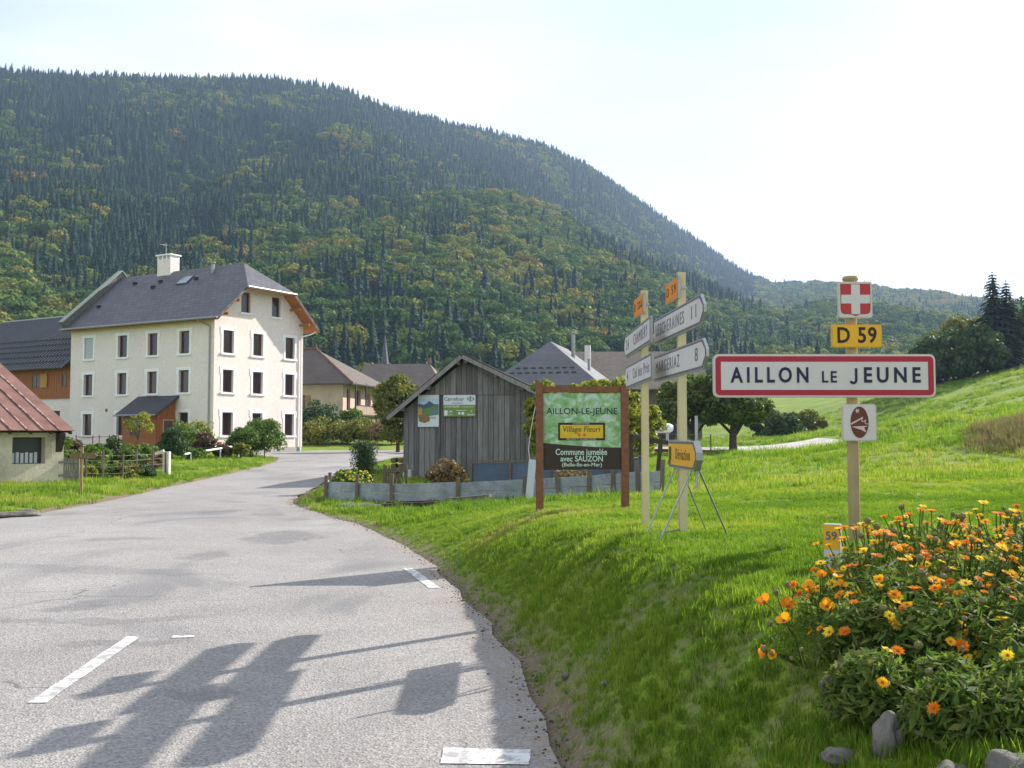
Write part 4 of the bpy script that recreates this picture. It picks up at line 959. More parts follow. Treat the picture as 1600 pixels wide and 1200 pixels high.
broadleaf('fruit_tree', at(945, 27), 2.75, (1.15, .9, 1.2), LYG, 'yellow green fruit tree behind the green village billboard', 'tree', seed=8, nclump=60, per=130, leaf=.07, clump=.22, r0=.06, cz=1.75, bottom=-.9, inner=.2)
broadleaf('fruit_tree', at(848, 28), 2.8, (.65, .6, 1.25), LYG, 'slim yellow green fruit tree against the right side of the wooden barn', 'tree', seed=9, nclump=48, per=120, leaf=.07, clump=.26, r0=.05, cz=1.75, bottom=-.95, inner=.2)
broadleaf('fruit_tree', at(1000, 30), 2.3, (.8, .7, 1.1), LYG, 'small yellow green fruit tree behind the shorter sign post', 'tree', seed=10, nclump=40, per=120, leaf=.07, clump=.26, r0=.05, cz=1.4, bottom=-.9, inner=.2)
broadleaf('fruit_tree', at(905, 29), 2.85, (.5, .5, .8), LYG, 'small fruit tree crown rising above the middle of the billboard', 'tree', seed=11, nclump=30, per=110, leaf=.07, clump=.3, r0=.05, cz=2.05, bottom=-.9, inner=.2)
broadleaf('young_tree', at(213, 58), 2.5, (.95, .8, .8), LYG, 'thin young tree with sparse leaves in front of the wooden porch', 'tree', seed=12, nclump=24, per=34, leaf=.07, clump=.25, r0=.03, cz=1.75, trunk_h=.75, lean=(.25, 0), bottom=-.6)
bush('clipped_shrub', 270, 48, 1.5, 1.4, LDK, 'round dark green shrub beside the white gate post', seed=21, leaf=.05, n=50, per=170)
bush('leafy_shrub', 284, 52, 1.7, 1.9, LG, 'tall light green shrub behind the round dark shrub', seed=22)
bush('feathery_shrub', 312, 56, 1.5, 2.1, LYG, 'feathery pale shrub against the cream house corner', seed=23, n=26, per=70)
bush('reddish_shrub', 322, 50, 1.35, 1.35, LRED, 'reddish brown leaved shrub in the grass before the cream house', seed=24)
bush('low_shrub', 349, 50, .95, .75, LRED, 'small low shrub right of the reddish one', seed=25, n=22)
bush('low_shrub', 377, 50, .95, .8, LTREE, 'small yellowish shrub under the white barrier rail', seed=26, n=22)
bush('leafy_shrub', 382, 53, 2.0, 1.55, LG, 'broad green shrub left of the tallest roadside shrub', seed=27, n=46, per=150)
bush('leafy_shrub', 414, 54, 2.1, 2.05, LG, 'tallest green shrub at the road corner before the cream house', seed=28, n=60, per=170)
bush('low_shrub', 308, 47, .9, .6, LG, 'low green shrub in front of the reddish shrub', seed=29, n=20)
for i, (px, y, w_, h, mt, lb) in enumerate([(95, 33, .9, 1.5, LG, 'green garden plant at the shed corner'), (118, 34, .9, 1.2, LRED, 'flowering garden shrub behind the picket gate'), (150, 33, 1.0, 1.0, LG, 'leafy vegetable plant behind the wooden waymark'),
        (178, 35, 1.1, 1.2, LDK, 'dark garden shrub behind the wire fence'), (205, 35, 1.0, .9, LG, 'mid green garden plant behind the wire fence'), (228, 36, 1.0, 1.1, LG, 'bushy garden plant left of the white gate post'),
        (243, 35, .8, .7, LBR, 'dry brownish plant at the foot of the white gate post'), (165, 31.5, 1.0, .45, LG, 'low pale vegetable clump along the wire fence'), (196, 31.8, 1.2, .45, LTREE, 'low yellowish vegetable clump along the wire fence'), (225, 32.3, 1.0, .4, LDK, 'low dark vegetable clump along the wire fence'), (138, 31, .8, .4, LYG, 'pale low vegetable clump beside the gate')]):
    bush('garden_plant', px, y, w_, h, mt, lb, 'plant', 'plants in the kitchen garden', seed=40 + i, n=20, per=80, leaf=.055)
for i, (px, y, w_, h, mt, lb) in enumerate([(500, 90, 4.5, 3.4, LDK, 'dark shrub against the old farmhouse wall'), (548, 89, 2.8, 3.2, LG, 'green climbing shrub at the farmhouse balcony corner'), (520, 86, 5.5, 1.9, LTREE, 'wide weedy thicket below the old farmhouse'), (575, 86, 5.0, 1.9, LTREE, 'wide weedy thicket beside the round tree'), (484, 87, 3, 2.2, LDK, 'dark thicket behind the cream house corner'), (612, 84, 4, 2.0, LBR, 'dry brown thicket under the round tree')]):
    bush('thicket', px, y, w_, h, mt, lb, 'shrub', 'thickets by the old farmhouse', seed=60 + i, n=44, per=110, leaf=.12)
# columnar conifer, yellow flowers, dry shrub in the barn garden
r = np.random.default_rng(70); e = empty('columnar_conifer', at(569, 26.5), 0, 'dark columnar yew beside the barn gate', 'conifer')
V = []; C = np.array([(math.cos(a) * .25 * k, math.sin(a) * .25 * k, z) for z in np.linspace(.08, 1.12, 12) for k, a in [(r.random(), r.random() * 6.28) for _ in range(6)]])
P_, Nn = clumpy(C, np.full(len(C), .19), 110, .5, r, 1.25, .6); V, Fc = leaf_quads(P_, Nn, .035, .35, r); obj('foliage', mesh_np('yew_foliage', V, Fc, LDK), e)
MB().cyl((0, 0, -.1), (0, 0, .7), .05, .02, n=7).build('trunk', BARK, e)
e = bush('flowering_bush', 552, 25, 1.05, .62, LG, 'bush full of yellow flowers at the corner of the garden fence', seed=71, n=30, per=80, leaf=.045)
YEL = flat('yellow_petals', (.75, .62, .05), .6); fm = MB()
for k in range(9): a = k * 2 * math.pi / 9; fm.add([(0, 0, 0), (.032 * math.cos(a - .3), .035 * math.sin(a - .3), .008), (.055 * math.cos(a), .055 * math.sin(a), 0), (.035 * math.cos(a + .3), .035 * math.sin(a + .3), .008)], [(0, 1, 2, 3)])
fm = fm.mesh('flower', YEL)
for k in range(70):
    o = obj('flower', fm, e); d = unit(1, r)[0]; d[2] = abs(d[2]); d[1] = -abs(d[1]) if r.random() < .7 else d[1]
    o.scale = (.62,) * 3; o.location = d * np.array([.54, .54, .42]) * r.uniform(.8, 1.08) + np.array([0, 0, .26]); o.rotation_euler = Vector(d).to_track_quat('Z', 'Y').to_euler()
bush('dry_shrub', 700, 27, 1.15, .75, LBR, 'dry brown shrub in front of the grey barn planks', seed=72, n=30, per=90, leaf=.05)
bush('dry_shrub', 895, 22.5, 1.2, .5, LBR, 'dead brown plants behind the fence below the billboard', seed=73, n=22, per=60, leaf=.04)
# trees on the meadow skyline at the right
for px, y, h, w_, mt, sd_, lb in [(1480, 118, 6.4, 8, LBLUE, 81, 'large dark rounded tree behind the right end of the town sign'), (1512, 125, 7.6, 8, LTREE, 82, 'yellowish rounded tree left of the tall spruce'), (1440, 122, 4.6, 7, LBLUE, 83, 'lower dark tree at the left of the skyline tree group'), (1592, 122, 8.2, 8, LBLUE, 84, 'broad dark tree at the right picture edge below the spruce'), (1535, 116, 6.0, 6, LBLUE, 88, 'dark bushy tree at the foot of the tall spruce')]:
    broadleaf('skyline_tree', at(px, y), h, (w_/2, w_/2, h * .52), mt, lb, 'tree', 'trees on the meadow skyline', 70, 150, .22, .24, .25, .6, h * .47, sd_, -.9)
e = empty('tall_spruce', at(1562, 119), 0, 'tall dark twin-topped spruce on the meadow skyline', 'tree')
r = np.random.default_rng(85); NEED = leafmat('spruce_needles', [(.010, .022, .012), (.018, .036, .016), (.028, .05, .02)], .1, .8)
V1, F1 = spruce_np(12.0, 2.9, r, 34, 13, 5, .55); V2, F2 = spruce_np(11.0, 2.4, r, 32, 12, 5, .55)
V = np.concatenate([V1 + np.array([-.5, 0, 0]), V2 + np.array([1.3, .4, 0])]); obj('crown', mesh_np('spruce_crown', V, np.concatenate([F1, F2 + len(V1)]), NEED), e)
MB().cyl((-.5, 0, -.3), (-.5, 0, 11.8), .22, .03, n=8).cyl((1.3, .4, -.3), (1.3, .4, 10.8), .2, .03, n=8).build('trunk', BARK, e)
for px, y, h, w_, mt, sd_, lb in [(1222, 92, 2.3, 4.0, LBLUE, 91, 'dark hedge tree under the middle of the town sign'), (1262, 98, 2.2, 3.8, LTREE, 92, 'olive hedge tree under the town sign near its post'), (1195, 100, 3.0, 4, LBLUE, 93, 'hedge tree behind the right lime tree')]:
    broadleaf('hedge_tree', at(px, y), h, (w_/2, w_/2, h * .55), mt, lb, 'tree', 'hedge trees beyond the parking ground', 44, 110, .16, .28, .1, .5, h * .45, sd_, -.9)
# ------------------------------------------------------------------ road signs
SWHITE = M('sign_white', (.62, .59, .565), (.57, .54, .51), 5, .45, lo=.4, hi=.75); SRED = flat('sign_red', (.40, .012, .035), .45); SYEL = flat('sign_yellow', (.80, .42, .012), .45)
SORANGE = flat('sign_orange', (.78, .27, .03), .45); SGREY = M('sign_grey_metal', (.40, .41, .42), (.32, .33, .34), 8, .45, metal=.5); NAVY = flat('sign_navy_letters', (.014, .012, .05), .5)
BROWN = flat('emblem_brown', (.13, .03, .018), .5); TAN = M('tan_painted_post', (.40, .30, .15), (.35, .26, .125), 6, .55); CRPOST = M('cream_painted_post', (.66, .585, .33), (.58, .51, .29), 5, .5)
FRM = flat('plate_pale_frame', (.58, .52, .42), .5)
T = empty('town_sign', label='town name sign reading AILLON LE JEUNE with road number and shield on tan post', cat='road sign', mat=frame((2.357, 7, 0), (1, 0, 0)))
k = 7 / F; lx = lambda px: (px - 1332) * k; ly = lambda py: 1.6 + (682 - py) * k
pm_ = MB(); prof = []
for i in range(24):
    a = 2 * math.pi * i / 24; rr = .037 + (.0025 if i % 2 else 0); prof.append((rr * math.cos(a), rr * math.sin(a)))
pm_.prism(prof, .6, ly(438), 0, Matrix(((1, 0, 0, 0), (0, 0, 1, 0), (0, -1, 0, 0), (0, 0, 0, 1)))).build('post', TAN, T)
MB().cyl((0, ly(441), 0), (0, ly(435), 0), .04, .055, n=16).cyl((0, ly(435), 0), (0, ly(431), 0), .055, .05, n=16).build('post_cap', TAN, T)
def plate(name, par, cx, cy, w_, h, r, mat, z0=.042, t=.022, edge=None):
    o = MB().prism(roundrect(w_, h, r, 6, cx, cy), z0, z0 + t).build(name, edge or FRM, par)
    MB().prism(roundrect(w_ - .012, h - .012, max(.004, r - .006), 6, cx, cy), z0 + t + .0005, z0 + t + .003).build('face', mat, o); return o, z0 + t + .003
n_, z_ = plate('name_plate', T, lx(1284.5), ly(588), 345 * k, 67.5 * k, .04, SWHITE)
MB().ring(roundrect(345 * k - .03, 67.5 * k - .03, .03, 6, lx(1284.5), ly(588)), roundrect(345 * k - .105, 67.5 * k - .105, .004, 6, lx(1284.5), ly(588)), z_ + .0005, z_ + .002).build('red_border', SRED, n_)
cy0 = ly(588) 
text('lettering', 'AILLON', .145, NAVY, n_, lx(1199), cy0, z_ + .002, .026, width=121 * k, sp=1.45)
text('lettering', 'LE', .11, NAVY, n_, lx(1292), cy0 - .012, z_ + .002, .018, width=23 * k, sp=1.25)
text('lettering', 'EUNE', .145, NAVY, n_, lx(1389.5), cy0, z_ + .002, .026, width=88 * k, sp=1.45)
jb = MB(); jx, jt, jr = lx(1333.5), cy0 + .052, .020; hook = [(jx, jt), (jx, cy0 - .03)] + [(jx - jr + jr * math.cos(-a_ * math.pi / 10), cy0 - .03 + jr * math.sin(-a_ * math.pi / 10)) for a_ in range(1, 10)]
for (x0_, y0_), (x1_, y1_) in zip(hook, hook[1:]):
    d_ = Vector((x1_ - x0_, y1_ - y0_)).normalized(); q_ = Vector((-d_.y, d_.x)) * .0085
    jb.prism([(x0_ - q_.x, y0_ - q_.y), (x1_ - q_.x, y1_ - q_.y), (x1_ + q_.x, y1_ + q_.y), (x0_ + q_.x, y0_ + q_.y)], z_ + .0008, z_ + .0032)
jb.build('lettering', NAVY, n_)
s_, z_ = plate('shield_plate', T, lx(1334.5), ly(469.5), 53 * k, 57 * k, .02, SWHITE)
sh = [(-.1, .103), (.1, .103), (.1, -.06), (.094, -.083), (.075, -.092), (.03, -.094), (0, -.105), (-.03, -.094), (-.075, -.092), (-.094, -.083), (-.1, -.06)]
sh = [(lx(1334.5) + a * 1.0, ly(469.5) + b * 1.04) for a, b in sh]
MB().prism([(lx(1334.5) + (a - lx(1334.5)) * 1.03, ly(469.5) + (b - ly(469.5)) * 1.03) for a, b in sh], z_ + .0005, z_ + .0015).build('shield_outline', BLK, s_)
MB().prism(sh, z_ + .002, z_ + .003).build('shield_red', flat('shield_red_paint', (.48, .03, .03), .45), s_)
a, b = lx(1334.5), ly(469.5)
MB().box(a - .03, a + .03, b - .1, b + .106, z_ + .0035, z_ + .0045).box(a - .099, a - .0301, b - .026, b + .034, z_ + .0035, z_ + .0045).box(a + .0301, a + .099, b - .026, b + .034, z_ + .0035, z_ + .0045).build('white_cross', SWHITE, s_)
d_, z_ = plate('road_number_plate', T, lx(1336), ly(526), 78 * k, 36 * k, .02, SYEL, edge=flat('plate_yellow_edge', (.66, .36, .03), .5))
text('lettering', 'D 59', .15, flat('brown_black_letters', (.025, .012, .012), .5), d_, lx(1336), ly(526) , z_ + .001, .022, width=61 * k, sp=1.1)
e_, z_ = plate('park_emblem_plate', T, lx(1337.5), ly(660.5), 53 * k, 57 * k, .018, SWHITE)
a, b = lx(1337.5), ly(660)
MB().prism([(a + .062 * math.cos(t_ * math.pi / 16), b + .108 * math.sin(t_ * math.pi / 16)) for t_ in range(32)], z_ + .0005, z_ + .002).build('emblem_oval', BROWN, e_)
em_ = MB()
star = [(a - .015 + (.020 if i % 2 == 0 else .007) * math.cos(i * math.pi / 6), b + .078 + (.020 if i % 2 == 0 else .007) * math.sin(i * math.pi / 6)) for i in range(12)]
em_.prism(star, z_ + .0025, z_ + .0035)
def stroke(mb, pts, w0, w1, z):
    n = len(pts)
    for i in range(n - 1):
        p0, p1 = Vector((*pts[i], 0)), Vector((*pts[i+1], 0)); d = (p1 - p0).normalized(); nn_ = Vector((-d.y, d.x, 0)); wa = w0 + (w1 - w0) * i / (n-1); wb = w0 + (w1 - w0) * (i+1) / (n-1)
        mb.prism([tuple((p0 - nn_ * wa)[:2]), tuple((p1 - nn_ * wb)[:2]), tuple((p1 + nn_ * wb)[:2]), tuple((p0 + nn_ * wa)[:2])], z, z + .001)
stroke(em_, [(a - .06, b - .012), (a - .03, b + .004), (a, b + .02), (a + .022, b + .034)], .006, .004, z_ + .0026)
stroke(em_, [(a + .022, b + .034), (a + .012, b + .012), (a + .02, b + .004), (a + .032, b + .008), (a + .04, b + .016)], .003, .003, z_ + .0030)
stroke(em_, [(a + .04, b + .016), (a + .036, b - .004), (a + .045, b - .012), (a + .058, b - .010)], .003, .002, z_ + .0034)
em_.prism([(a - .058, b - .03), (a + .056, b - .024), (a + .03, b - .036), (a + .045, b - .07), (a + .005, b - .05)], z_ + .0025, z_ + .0034)
em_.build('emblem_lines', flat('emblem_pale', (.62, .52, .46), .5), e_)

def ipost(par, h0, h1):
    b = MB(); b.box(-.033, .033, -.04, -.03, h0, h1).box(-.033, .033, .03, .04, h0, h1).box(-.008, .008, -.03, .03, h0, h1).box(-.036, .036, -.043, .043, h1, h1 + .012); return b.build('post', CRPOST, par)
def arrow_plate(par, name, Lp, Rp, zc, h, face, texts, tip='R', border=DKT, t=.022):
    Lp, Rp = Vector((*Lp, 0)), Vector((*Rp, 0)); Lg = (Rp - Lp).length
    Mx = frame((Lp.x, Lp.y, zc), (Rp - Lp)); e = par.matrix_basis.inverted() @ Mx
    pt = .10; c = h / 2
    def shape(ins):
        x0, x1, y = ins, Lg - ins, c - ins
        if tip == 'R': return [(x0, -y), (x1 - pt, -y), (x1, -y * .25), (x1, y * .25), (x1 - pt, y), (x0, y)]
        if tip == 'L': return [(x0 + pt, -y), (x1, -y), (x1, y), (x0 + pt, y), (x0, y * .25), (x0, -y * .25)]
        return [(x0, -y), (x1, -y), (x1, y), (x0, y)]
    o = MB().prism(shape(0), -t, 0).build(name, SGREY, par); o.matrix_local = e
    MB().prism(shape(.010), .0005, .002).build('border', border, o); MB().prism(shape(.026), .0025, .004).build('face', face, o)
    for s, x, w_, sz in texts: text('lettering', s, sz, DKT if face is SWHITE else BLK, o, x * Lg, 0, .005, .0, width=w_ * Lg, sp=1.35)
    return o
def clamp(par, z):
    MB().box(-.045, .045, -.05, .05, z - .01, z + .01).build('clamp', SGREY, par)
D1 = empty('direction_sign_post', (1.43, 8.5, 0), 0, 'cream post with arrow plates to LESCHERAINES and MARGERIAZ and a D 59 tag', 'road sign', 'direction sign posts')
ipost(D1, .5, 2.97)
arrow_plate(D1, 'arrow_plate', (1.325, 9.4), (1.44, 7.55), 2.565, .235, SWHITE, [('LESCHERAINES', .36, .60, .15), ('11', .84, .085, .15)])
arrow_plate(D1, 'arrow_plate', (1.325, 9.4), (1.445, 7.5), 2.225, .235, SWHITE, [('MARGÉRIAZ', .30, .50, .15), ('8', .85, .05, .15)])
arrow_plate(D1, 'number_tag', (1.363, 8.92), (1.388, 8.4), 2.85, .185, SORANGE, [('D 59', .5, .72, .11)], tip='N', border=SORANGE)
for z in (2.62, 2.50, 2.28, 2.16, 2.85): clamp(D1, z)
D2 = empty('direction_sign_post', (1.275, 9.7, 0), 0, 'cream post with arrow plates to CHAMBERY and Col des Pres behind the other', 'road sign', 'direction sign posts')
ipost(D2, .45, 2.99)
arrow_plate(D2, 'arrow_plate', (1.199, 10.75), (1.217, 8.85), 2.545, .235, SWHITE, [('24', .16, .11, .15), ('CHAMBÉRY', .66, .50, .15)], tip='L')
arrow_plate(D2, 'arrow_plate', (1.199, 10.7), (1.217, 8.8), 2.215, .235, SWHITE, [('4', .13, .05, .15), ('Col des Près', .65, .58, .15)], tip='L')
arrow_plate(D2, 'number_tag', (1.225, 10.12), (1.25, 9.56), 2.87, .19, SORANGE, [('D 206', .5, .78, .11)], tip='N', border=SORANGE)
for z in (2.6, 2.49, 2.27, 2.15, 2.87): clamp(D2, z)
DV = empty('detour_sign', (1.37, 8.2, 0), 0, 'orange Déviation arrow sign on a galvanised folding stand', 'road sign')
o = arrow_plate(DV, 'arrow_plate', (1.350, 8.75), (1.372, 7.55), 1.452, .228, SYEL, [('Déviation', .56, .50, .13)], t=.05)
MB().box(.06, .17, -.05, .06, .0045, .006).box(.03, .13, -.085, -.05, .0045, .006).build('symbol', flat('dark_green_symbol', (.02, .06, .02), .5), o)
GALV = M('galvanised_tube', (.42, .44, .42), (.34, .36, .34), 9, .4, metal=.6)
MB().cyl((.04, .38, 1.2), (.04, .38, 1.76), .012, n=8).build('upright', GALV, DV); MB().cyl((.05, -.4, 1.2), (.05, -.4, 1.76), .012, n=8).build('upright', GALV, DV)
def gl(x, y): return gz(x, y) - .01
for (x0, y0, z0), (x1, y1) in (((.02, .38, 1.36), (1.106, 8.45)), ((.05, .38, 1.36), (1.74, 9.05)), ((.02, -.4, 1.36), (1.115, 7.72)), ((.06, -.4, 1.36), (1.76, 8.25))):
    MB().cyl((x0, y0, z0), (x1 - 1.37, y1 - 8.2, gl(x1, y1)), .0075, n=8).build('leg', GALV, DV)
MB().cyl((1.106 - 1.37, .25, gl(1.106, 8.45) + .02), (1.40 - 1.37, .33, gl(1.4, 8.5) + .05), .008, n=6).build('brace', GALV, DV)

# ------------------------------------------------------------------ village billboard
BW = M('brown_stained_post', (.25, .105, .05), (.17, .07, .035), 3, .7, .4, 20, stretch=(6, 6, .6))
V_ = empty('village_billboard', label='green village billboard reading AILLON-LE-JEUNE Village Fleuri between brown wooden posts', cat='billboard', mat=frame((.942, 13.5, 0), (1, 0, 0)))
k = 13.5 / F; lx = lambda px: (px - 800) * k - .942; ly = lambda py: 1.6 + (682 - py) * k
for px, sgn in ((843, 1), (976, -1)):
    x = lx(px); b = MB(); h = ly(601); s = .05
    b.add([(x-s, .35, -.05), (x+s, .35, -.05), (x+s, .35, .05), (x-s, .35, .05), (x-s, h + (.07 if sgn > 0 else -.02), -.05), (x+s, h - (.0 if sgn > 0 else -.05), -.05), (x+s, h - (.0 if sgn > 0 else -.05), .05), (x-s, h + (.07 if sgn > 0 else -.02), .05)],
          [(0, 1, 2, 3), (7, 6, 5, 4), (0, 4, 5, 1), (1, 5, 6, 2), (2, 6, 7, 3), (3, 7, 4, 0)]); b.build('post', BW, V_)
MB().box(lx(843) + .051, lx(976) - .051, ly(613), ly(604), -.03, .03).build('top_rail', BW, V_)
m, nt, p = new_mat('mottled_green_print'); p.inputs['Roughness'].default_value = .4; vec = coords(nt, 'Object')
c_ = ramp(nt, noise(nt, vec, 5.5, 6, .65, 1.2), [(.38, (.16, .34, .09)), (.5, (.26, .46, .22)), (.62, (.50, .62, .52))]); nt.links.new(c_, p.inputs['Base Color']); MOTT = m
xa, xb = lx(849), lx(970); n = 10
cur = [(xa + (xb - xa) * i / n, ly(692) - (ly(692) - ly(699)) * math.sin(math.pi / 2 * i / n)) for i in range(n + 1)]
MB().prism([(xb, ly(614.5)), (xa, ly(614.5))] + cur, -.012, .012).build('panel', MOTT, V_)
MB().prism([(xa, ly(734)), (xb, ly(733))] + [(x, y - .001) for x, y in cur[::-1]], -.012, .012).build('lower_panel', flat('dark_brown_panel', (.035, .022, .016), .5), V_)
MINT = flat('mint_lettering', (.55, .72, .58), .5); cxm = lx(909)
text('lettering', 'AILLON-LE-JEUNE', .12, NAVY, V_, cxm, ly(643), .014, .006, width=111 * k)
text('lettering', 'Commune jumelée', .115, MINT, V_, lx(908), ly(706.5), .014, .012, width=80 * k)
text('lettering', 'avec SAUZON', .105, MINT, V_, lx(908.5), ly(717), .014, .012, width=66 * k)
text('lettering', '(Belle-Ile-en-Mer)', .07, MINT, V_, lx(909), ly(726), .014, .012, width=62 * k)
vp = MB().box(lx(872), lx(945), ly(688), ly(660.5), .0125, .016).build('award_plate', flat('award_black', (.025, .018, .012), .5), V_)
MB().box(lx(875), lx(942), ly(684.5), ly(664), .0165, .018).build('award_face', flat('award_yellow', (.70, .46, .015), .45), vp)
text('lettering', 'Village Fleuri', .105, flat('award_letters', (.05, .06, .04), .5), vp, lx(908.5), ly(671), .019, .004, width=58 * k, shear=.15)
text('lettering', 'CONCOURS NATIONAL', .03, SWHITE, vp, lx(908), ly(662.2), .0165, .0, width=26 * k); text('lettering', 'DES VILLES ET VILLAGES FLEURIS', .03, SWHITE, vp, lx(908), ly(686.2), .0165, .0, width=46 * k)
for px in (904.5, 913):
    b = MB(); a0, b0 = lx(px), ly(679.5)
    b.prism([(a0 + (.026 if i % 2 == 0 else .015) * math.cos(i * math.pi / 5), b0 + (.026 if i % 2 == 0 else .015) * math.sin(i * math.pi / 5)) for i in range(10)], .0185, .020); b.build('award_flower', flat('award_red', (.62, .10, .02), .5), vp)

# ------------------------------------------------------------------ garden fences round the barn
ASB = M('grey_blue_fibre_board', (.36, .39, .40), (.22, .245, .255), 3, .85, .3, 20, fine=.35); PLAIN = M('weathered_fence_post', (.20, .16, .12), (.12, .095, .075), 4, .9, .5, 18, stretch=(5, 5, .6))
FP = [(-4.42, 24.6), (-4.35, 23.7), (-3.55, 23.3), (-2.70, 22.8), (-1.20, 22.2), (.25, 21.6), (.95, 21.0), (1.55, 20.6), (2.0, 20.2), (2.45, 19.8), (2.85, 19.4), (2.95, 20.3)]
Fn = empty('board_fence', (0, 0, 0), 0, 'low fence of grey blue boards between rough posts around the barn garden', 'fence')
for i, (x, y) in enumerate(FP[:-1]):
    x1, y1 = FP[i+1]; z0, z1 = gz(x, y), gz(x1, y1)
    MB().beam((x, y - .045, z0 - .1), (x + random.uniform(-.03, .03), y - .045, z0 + random.uniform(.52, .68)), .075, .06, 0, (0, 1, 0)).build('post', PLAIN, Fn)
    for r_ in range(2):
        a, b = .02 + r_ * .215, .225 + r_ * .215; j = random.uniform(-.015, .015)
        MB().add([(x, y, z0 + a), (x1, y1, z1 + a), (x1, y1, z1 + b + j), (x, y, z0 + b - j), (x, y + .025, z0 + a), (x1, y1 + .025, z1 + a), (x1, y1 + .025, z1 + b + j), (x, y + .025, z0 + b - j)],
                 [(0, 1, 2, 3), (7, 6, 5, 4), (3, 2, 6, 7), (0, 4, 5, 1), (1, 5, 6, 2), (0, 3, 7, 4)]).build('board', ASB, Fn)
BLUE = M('faded_blue_sheet', (.10, .14, .20), (.07, .10, .15), 1.5, .6, .2, 12)
Bf = empty('blue_sheet_fence', (0, 0, 0), 0, 'fence of faded dark blue horizontal sheets in front of the barn base', 'fence')
for (x0, y0), (x1, y1) in (((-1.05, 26), (-.05, 25.4)), ((-.05, 25.4), (.95, 24.8)), ((.95, 24.8), (2.2, 23.6)), ((2.2, 23.6), (3.0, 22.3))):
    z0, z1 = gz(x0, y0), gz(x1, y1)
    for r_ in range(3):
        a, b = r_ * .235, .23 + r_ * .235
        MB().add([(x0, y0, z0 + a), (x1, y1, z1 + a), (x1, y1, z1 + b), (x0, y0, z0 + b), (x0, y0 + .02, z0 + a), (x1, y1 + .02, z1 + a), (x1, y1 + .02, z1 + b), (x0, y0 + .02, z0 + b)], [(0, 1, 2, 3), (7, 6, 5, 4), (3, 2, 6, 7), (0, 4, 5, 1), (1, 5, 6, 2), (0, 3, 7, 4)]).build('sheet', BLUE, Bf)
    MB().beam((x0, y0 - .03, z0 - .1), (x0, y0 - .03, z0 + .8), .07, .05, 0, (0, 1, 0)).build('post', PLAIN, Bf); MB().beam((x0, y0 - .005, z0 + .745), (x1, y1 - .005, z1 + .745), .08, .05).build('top_rail', PLAIN, Bf)
def picket_gate(name, p0, p1, h, n, mat, label, cat='gate'):
    g = empty(name, (0, 0, 0), 0, label, cat); (x0, y0), (x1, y1) = p0, p1
    for i in range(n):
        t = (i + .5) / n; x, y = x0 + (x1 - x0) * t, y0 + (y1 - y0) * t; z = gz(x, y); MB().beam((x, y, z + .03), (x, y, z + h * random.uniform(.94, 1.05)), .045, .02, 0, (y1 - y0, -(x1 - x0), 0)).build('picket', mat, g)
    for f in (.25, .78): MB().beam((x0, y0 - .025, gz(x0, y0) + h * f), (x1, y1 - .025, gz(x1, y1) + h * f), .03, .07).build('rail', mat, g)
    for x, y in (p0, p1): MB().beam((x, y, gz(x, y) - .1), (x, y, gz(x, y) + h * 1.08), .07, .07, 0, (0, 1, 0)).build('post', mat, g)
    return g
PKT = M('pale_grey_pickets', (.27, .25, .22), (.17, .155, .135), 3, .9, .4, 20, stretch=(6, 6, .6))
picket_gate('picket_gate', (-13.35, 29.3), (-12.72, 29.75), .72, 13, PKT, 'grey wooden picket gate beside the plastered shed')
g = picket_gate('picket_gate', (-3.55, 28.2), (-2.95, 28.4), .62, 7, PLAIN, 'old picket gate between the yew and the barn corner'); MB().beam((-3.5, 28.13, gz(-3.5, 28.2) + .05), (-3.0, 28.3, gz(-3, 28.3) + .5), .03, .06).build('brace', PLAIN, g)
wp = empty('log_stack', at(622, 36), 0, 'small stack of cut logs at the left corner of the barn', 'log pile')
LOGM = M('log_bark_and_ends', (.30, .20, .13), (.10, .07, .05), 6, .9)
for i in range(3):
    for j in range(2): MB().cyl((-.13 + j * .26, -.3, .10 + i * .21), (-.13 + j * .26 + .02, .5, .10 + i * .21), .095, n=9).build('log', LOGM, wp)
pl = empty('plank_pile', (0, 0, 0), 0, 'pile of dark old planks lying in the grass before the board fence', 'plank pile')
for x0, y0, x1, y1, dz, wd in ((-2.75, 21.7, -.35, 21.2, .04, .16), (-2.5, 21.55, -.2, 21.05, .06, .14), (-1.35, 21.5, -.45, 21.25, .14, .2), (-2.7, 21.9, -1.0, 21.5, .08, .12), (-1.2, 21.1, -.3, 20.9, .05, .1)):
    MB().beam((x0, y0, gz(x0, y0) + dz), (x1, y1, gz(x1, y1) + dz), wd, .06).build('plank', DKW if wd < .18 else PLAIN, pl)
lb = MB().beam((.33, 20.2, gz(.33, 20.2) - .05), (.42, 20.6, gz(.42, 20.6) + .85), .15, .02, 0, (0, 1, 0)).build('leaning_board', flat('pale_grey_board', (.45, .50, .50), .7)); tag(lb, 'pale grey board standing beside the left billboard post', 'board')
cb = MB().tube([(.36, 20.4, gz(.36, 20.4) + .82), (.33, 20.4, 1.35), (.40, 20.4, 1.85), (.47, 20.4, 2.2)], [.008] * 4, 6).build('hanging_cable', flat('pale_cable', (.6, .6, .58), .5)); tag(cb, 'thin pale cable rising above the leaning board', 'cable')
rl_ = empty('wooden_rail', (0, 0, 0), 0, 'rough dark wooden rail on leaning posts right of the billboard', 'rail')
MB().beam((2.45, 22, 1.62), (3.55, 21.8, 1.43), .09, .1).build('rail', DKW, rl_); MB().beam((2.6, 22, gz(2.6, 22) - .1), (2.58, 22, 1.55), .09, .09, 0, (0, 1, 0)).build('post', DKW, rl_); MB().beam((3.1, 21.85, gz(3.1, 21.85) - .1), (3.2, 21.85, 1.45), .08, .08, 0, (0, 1, 0)).build('post', DKW, rl_)
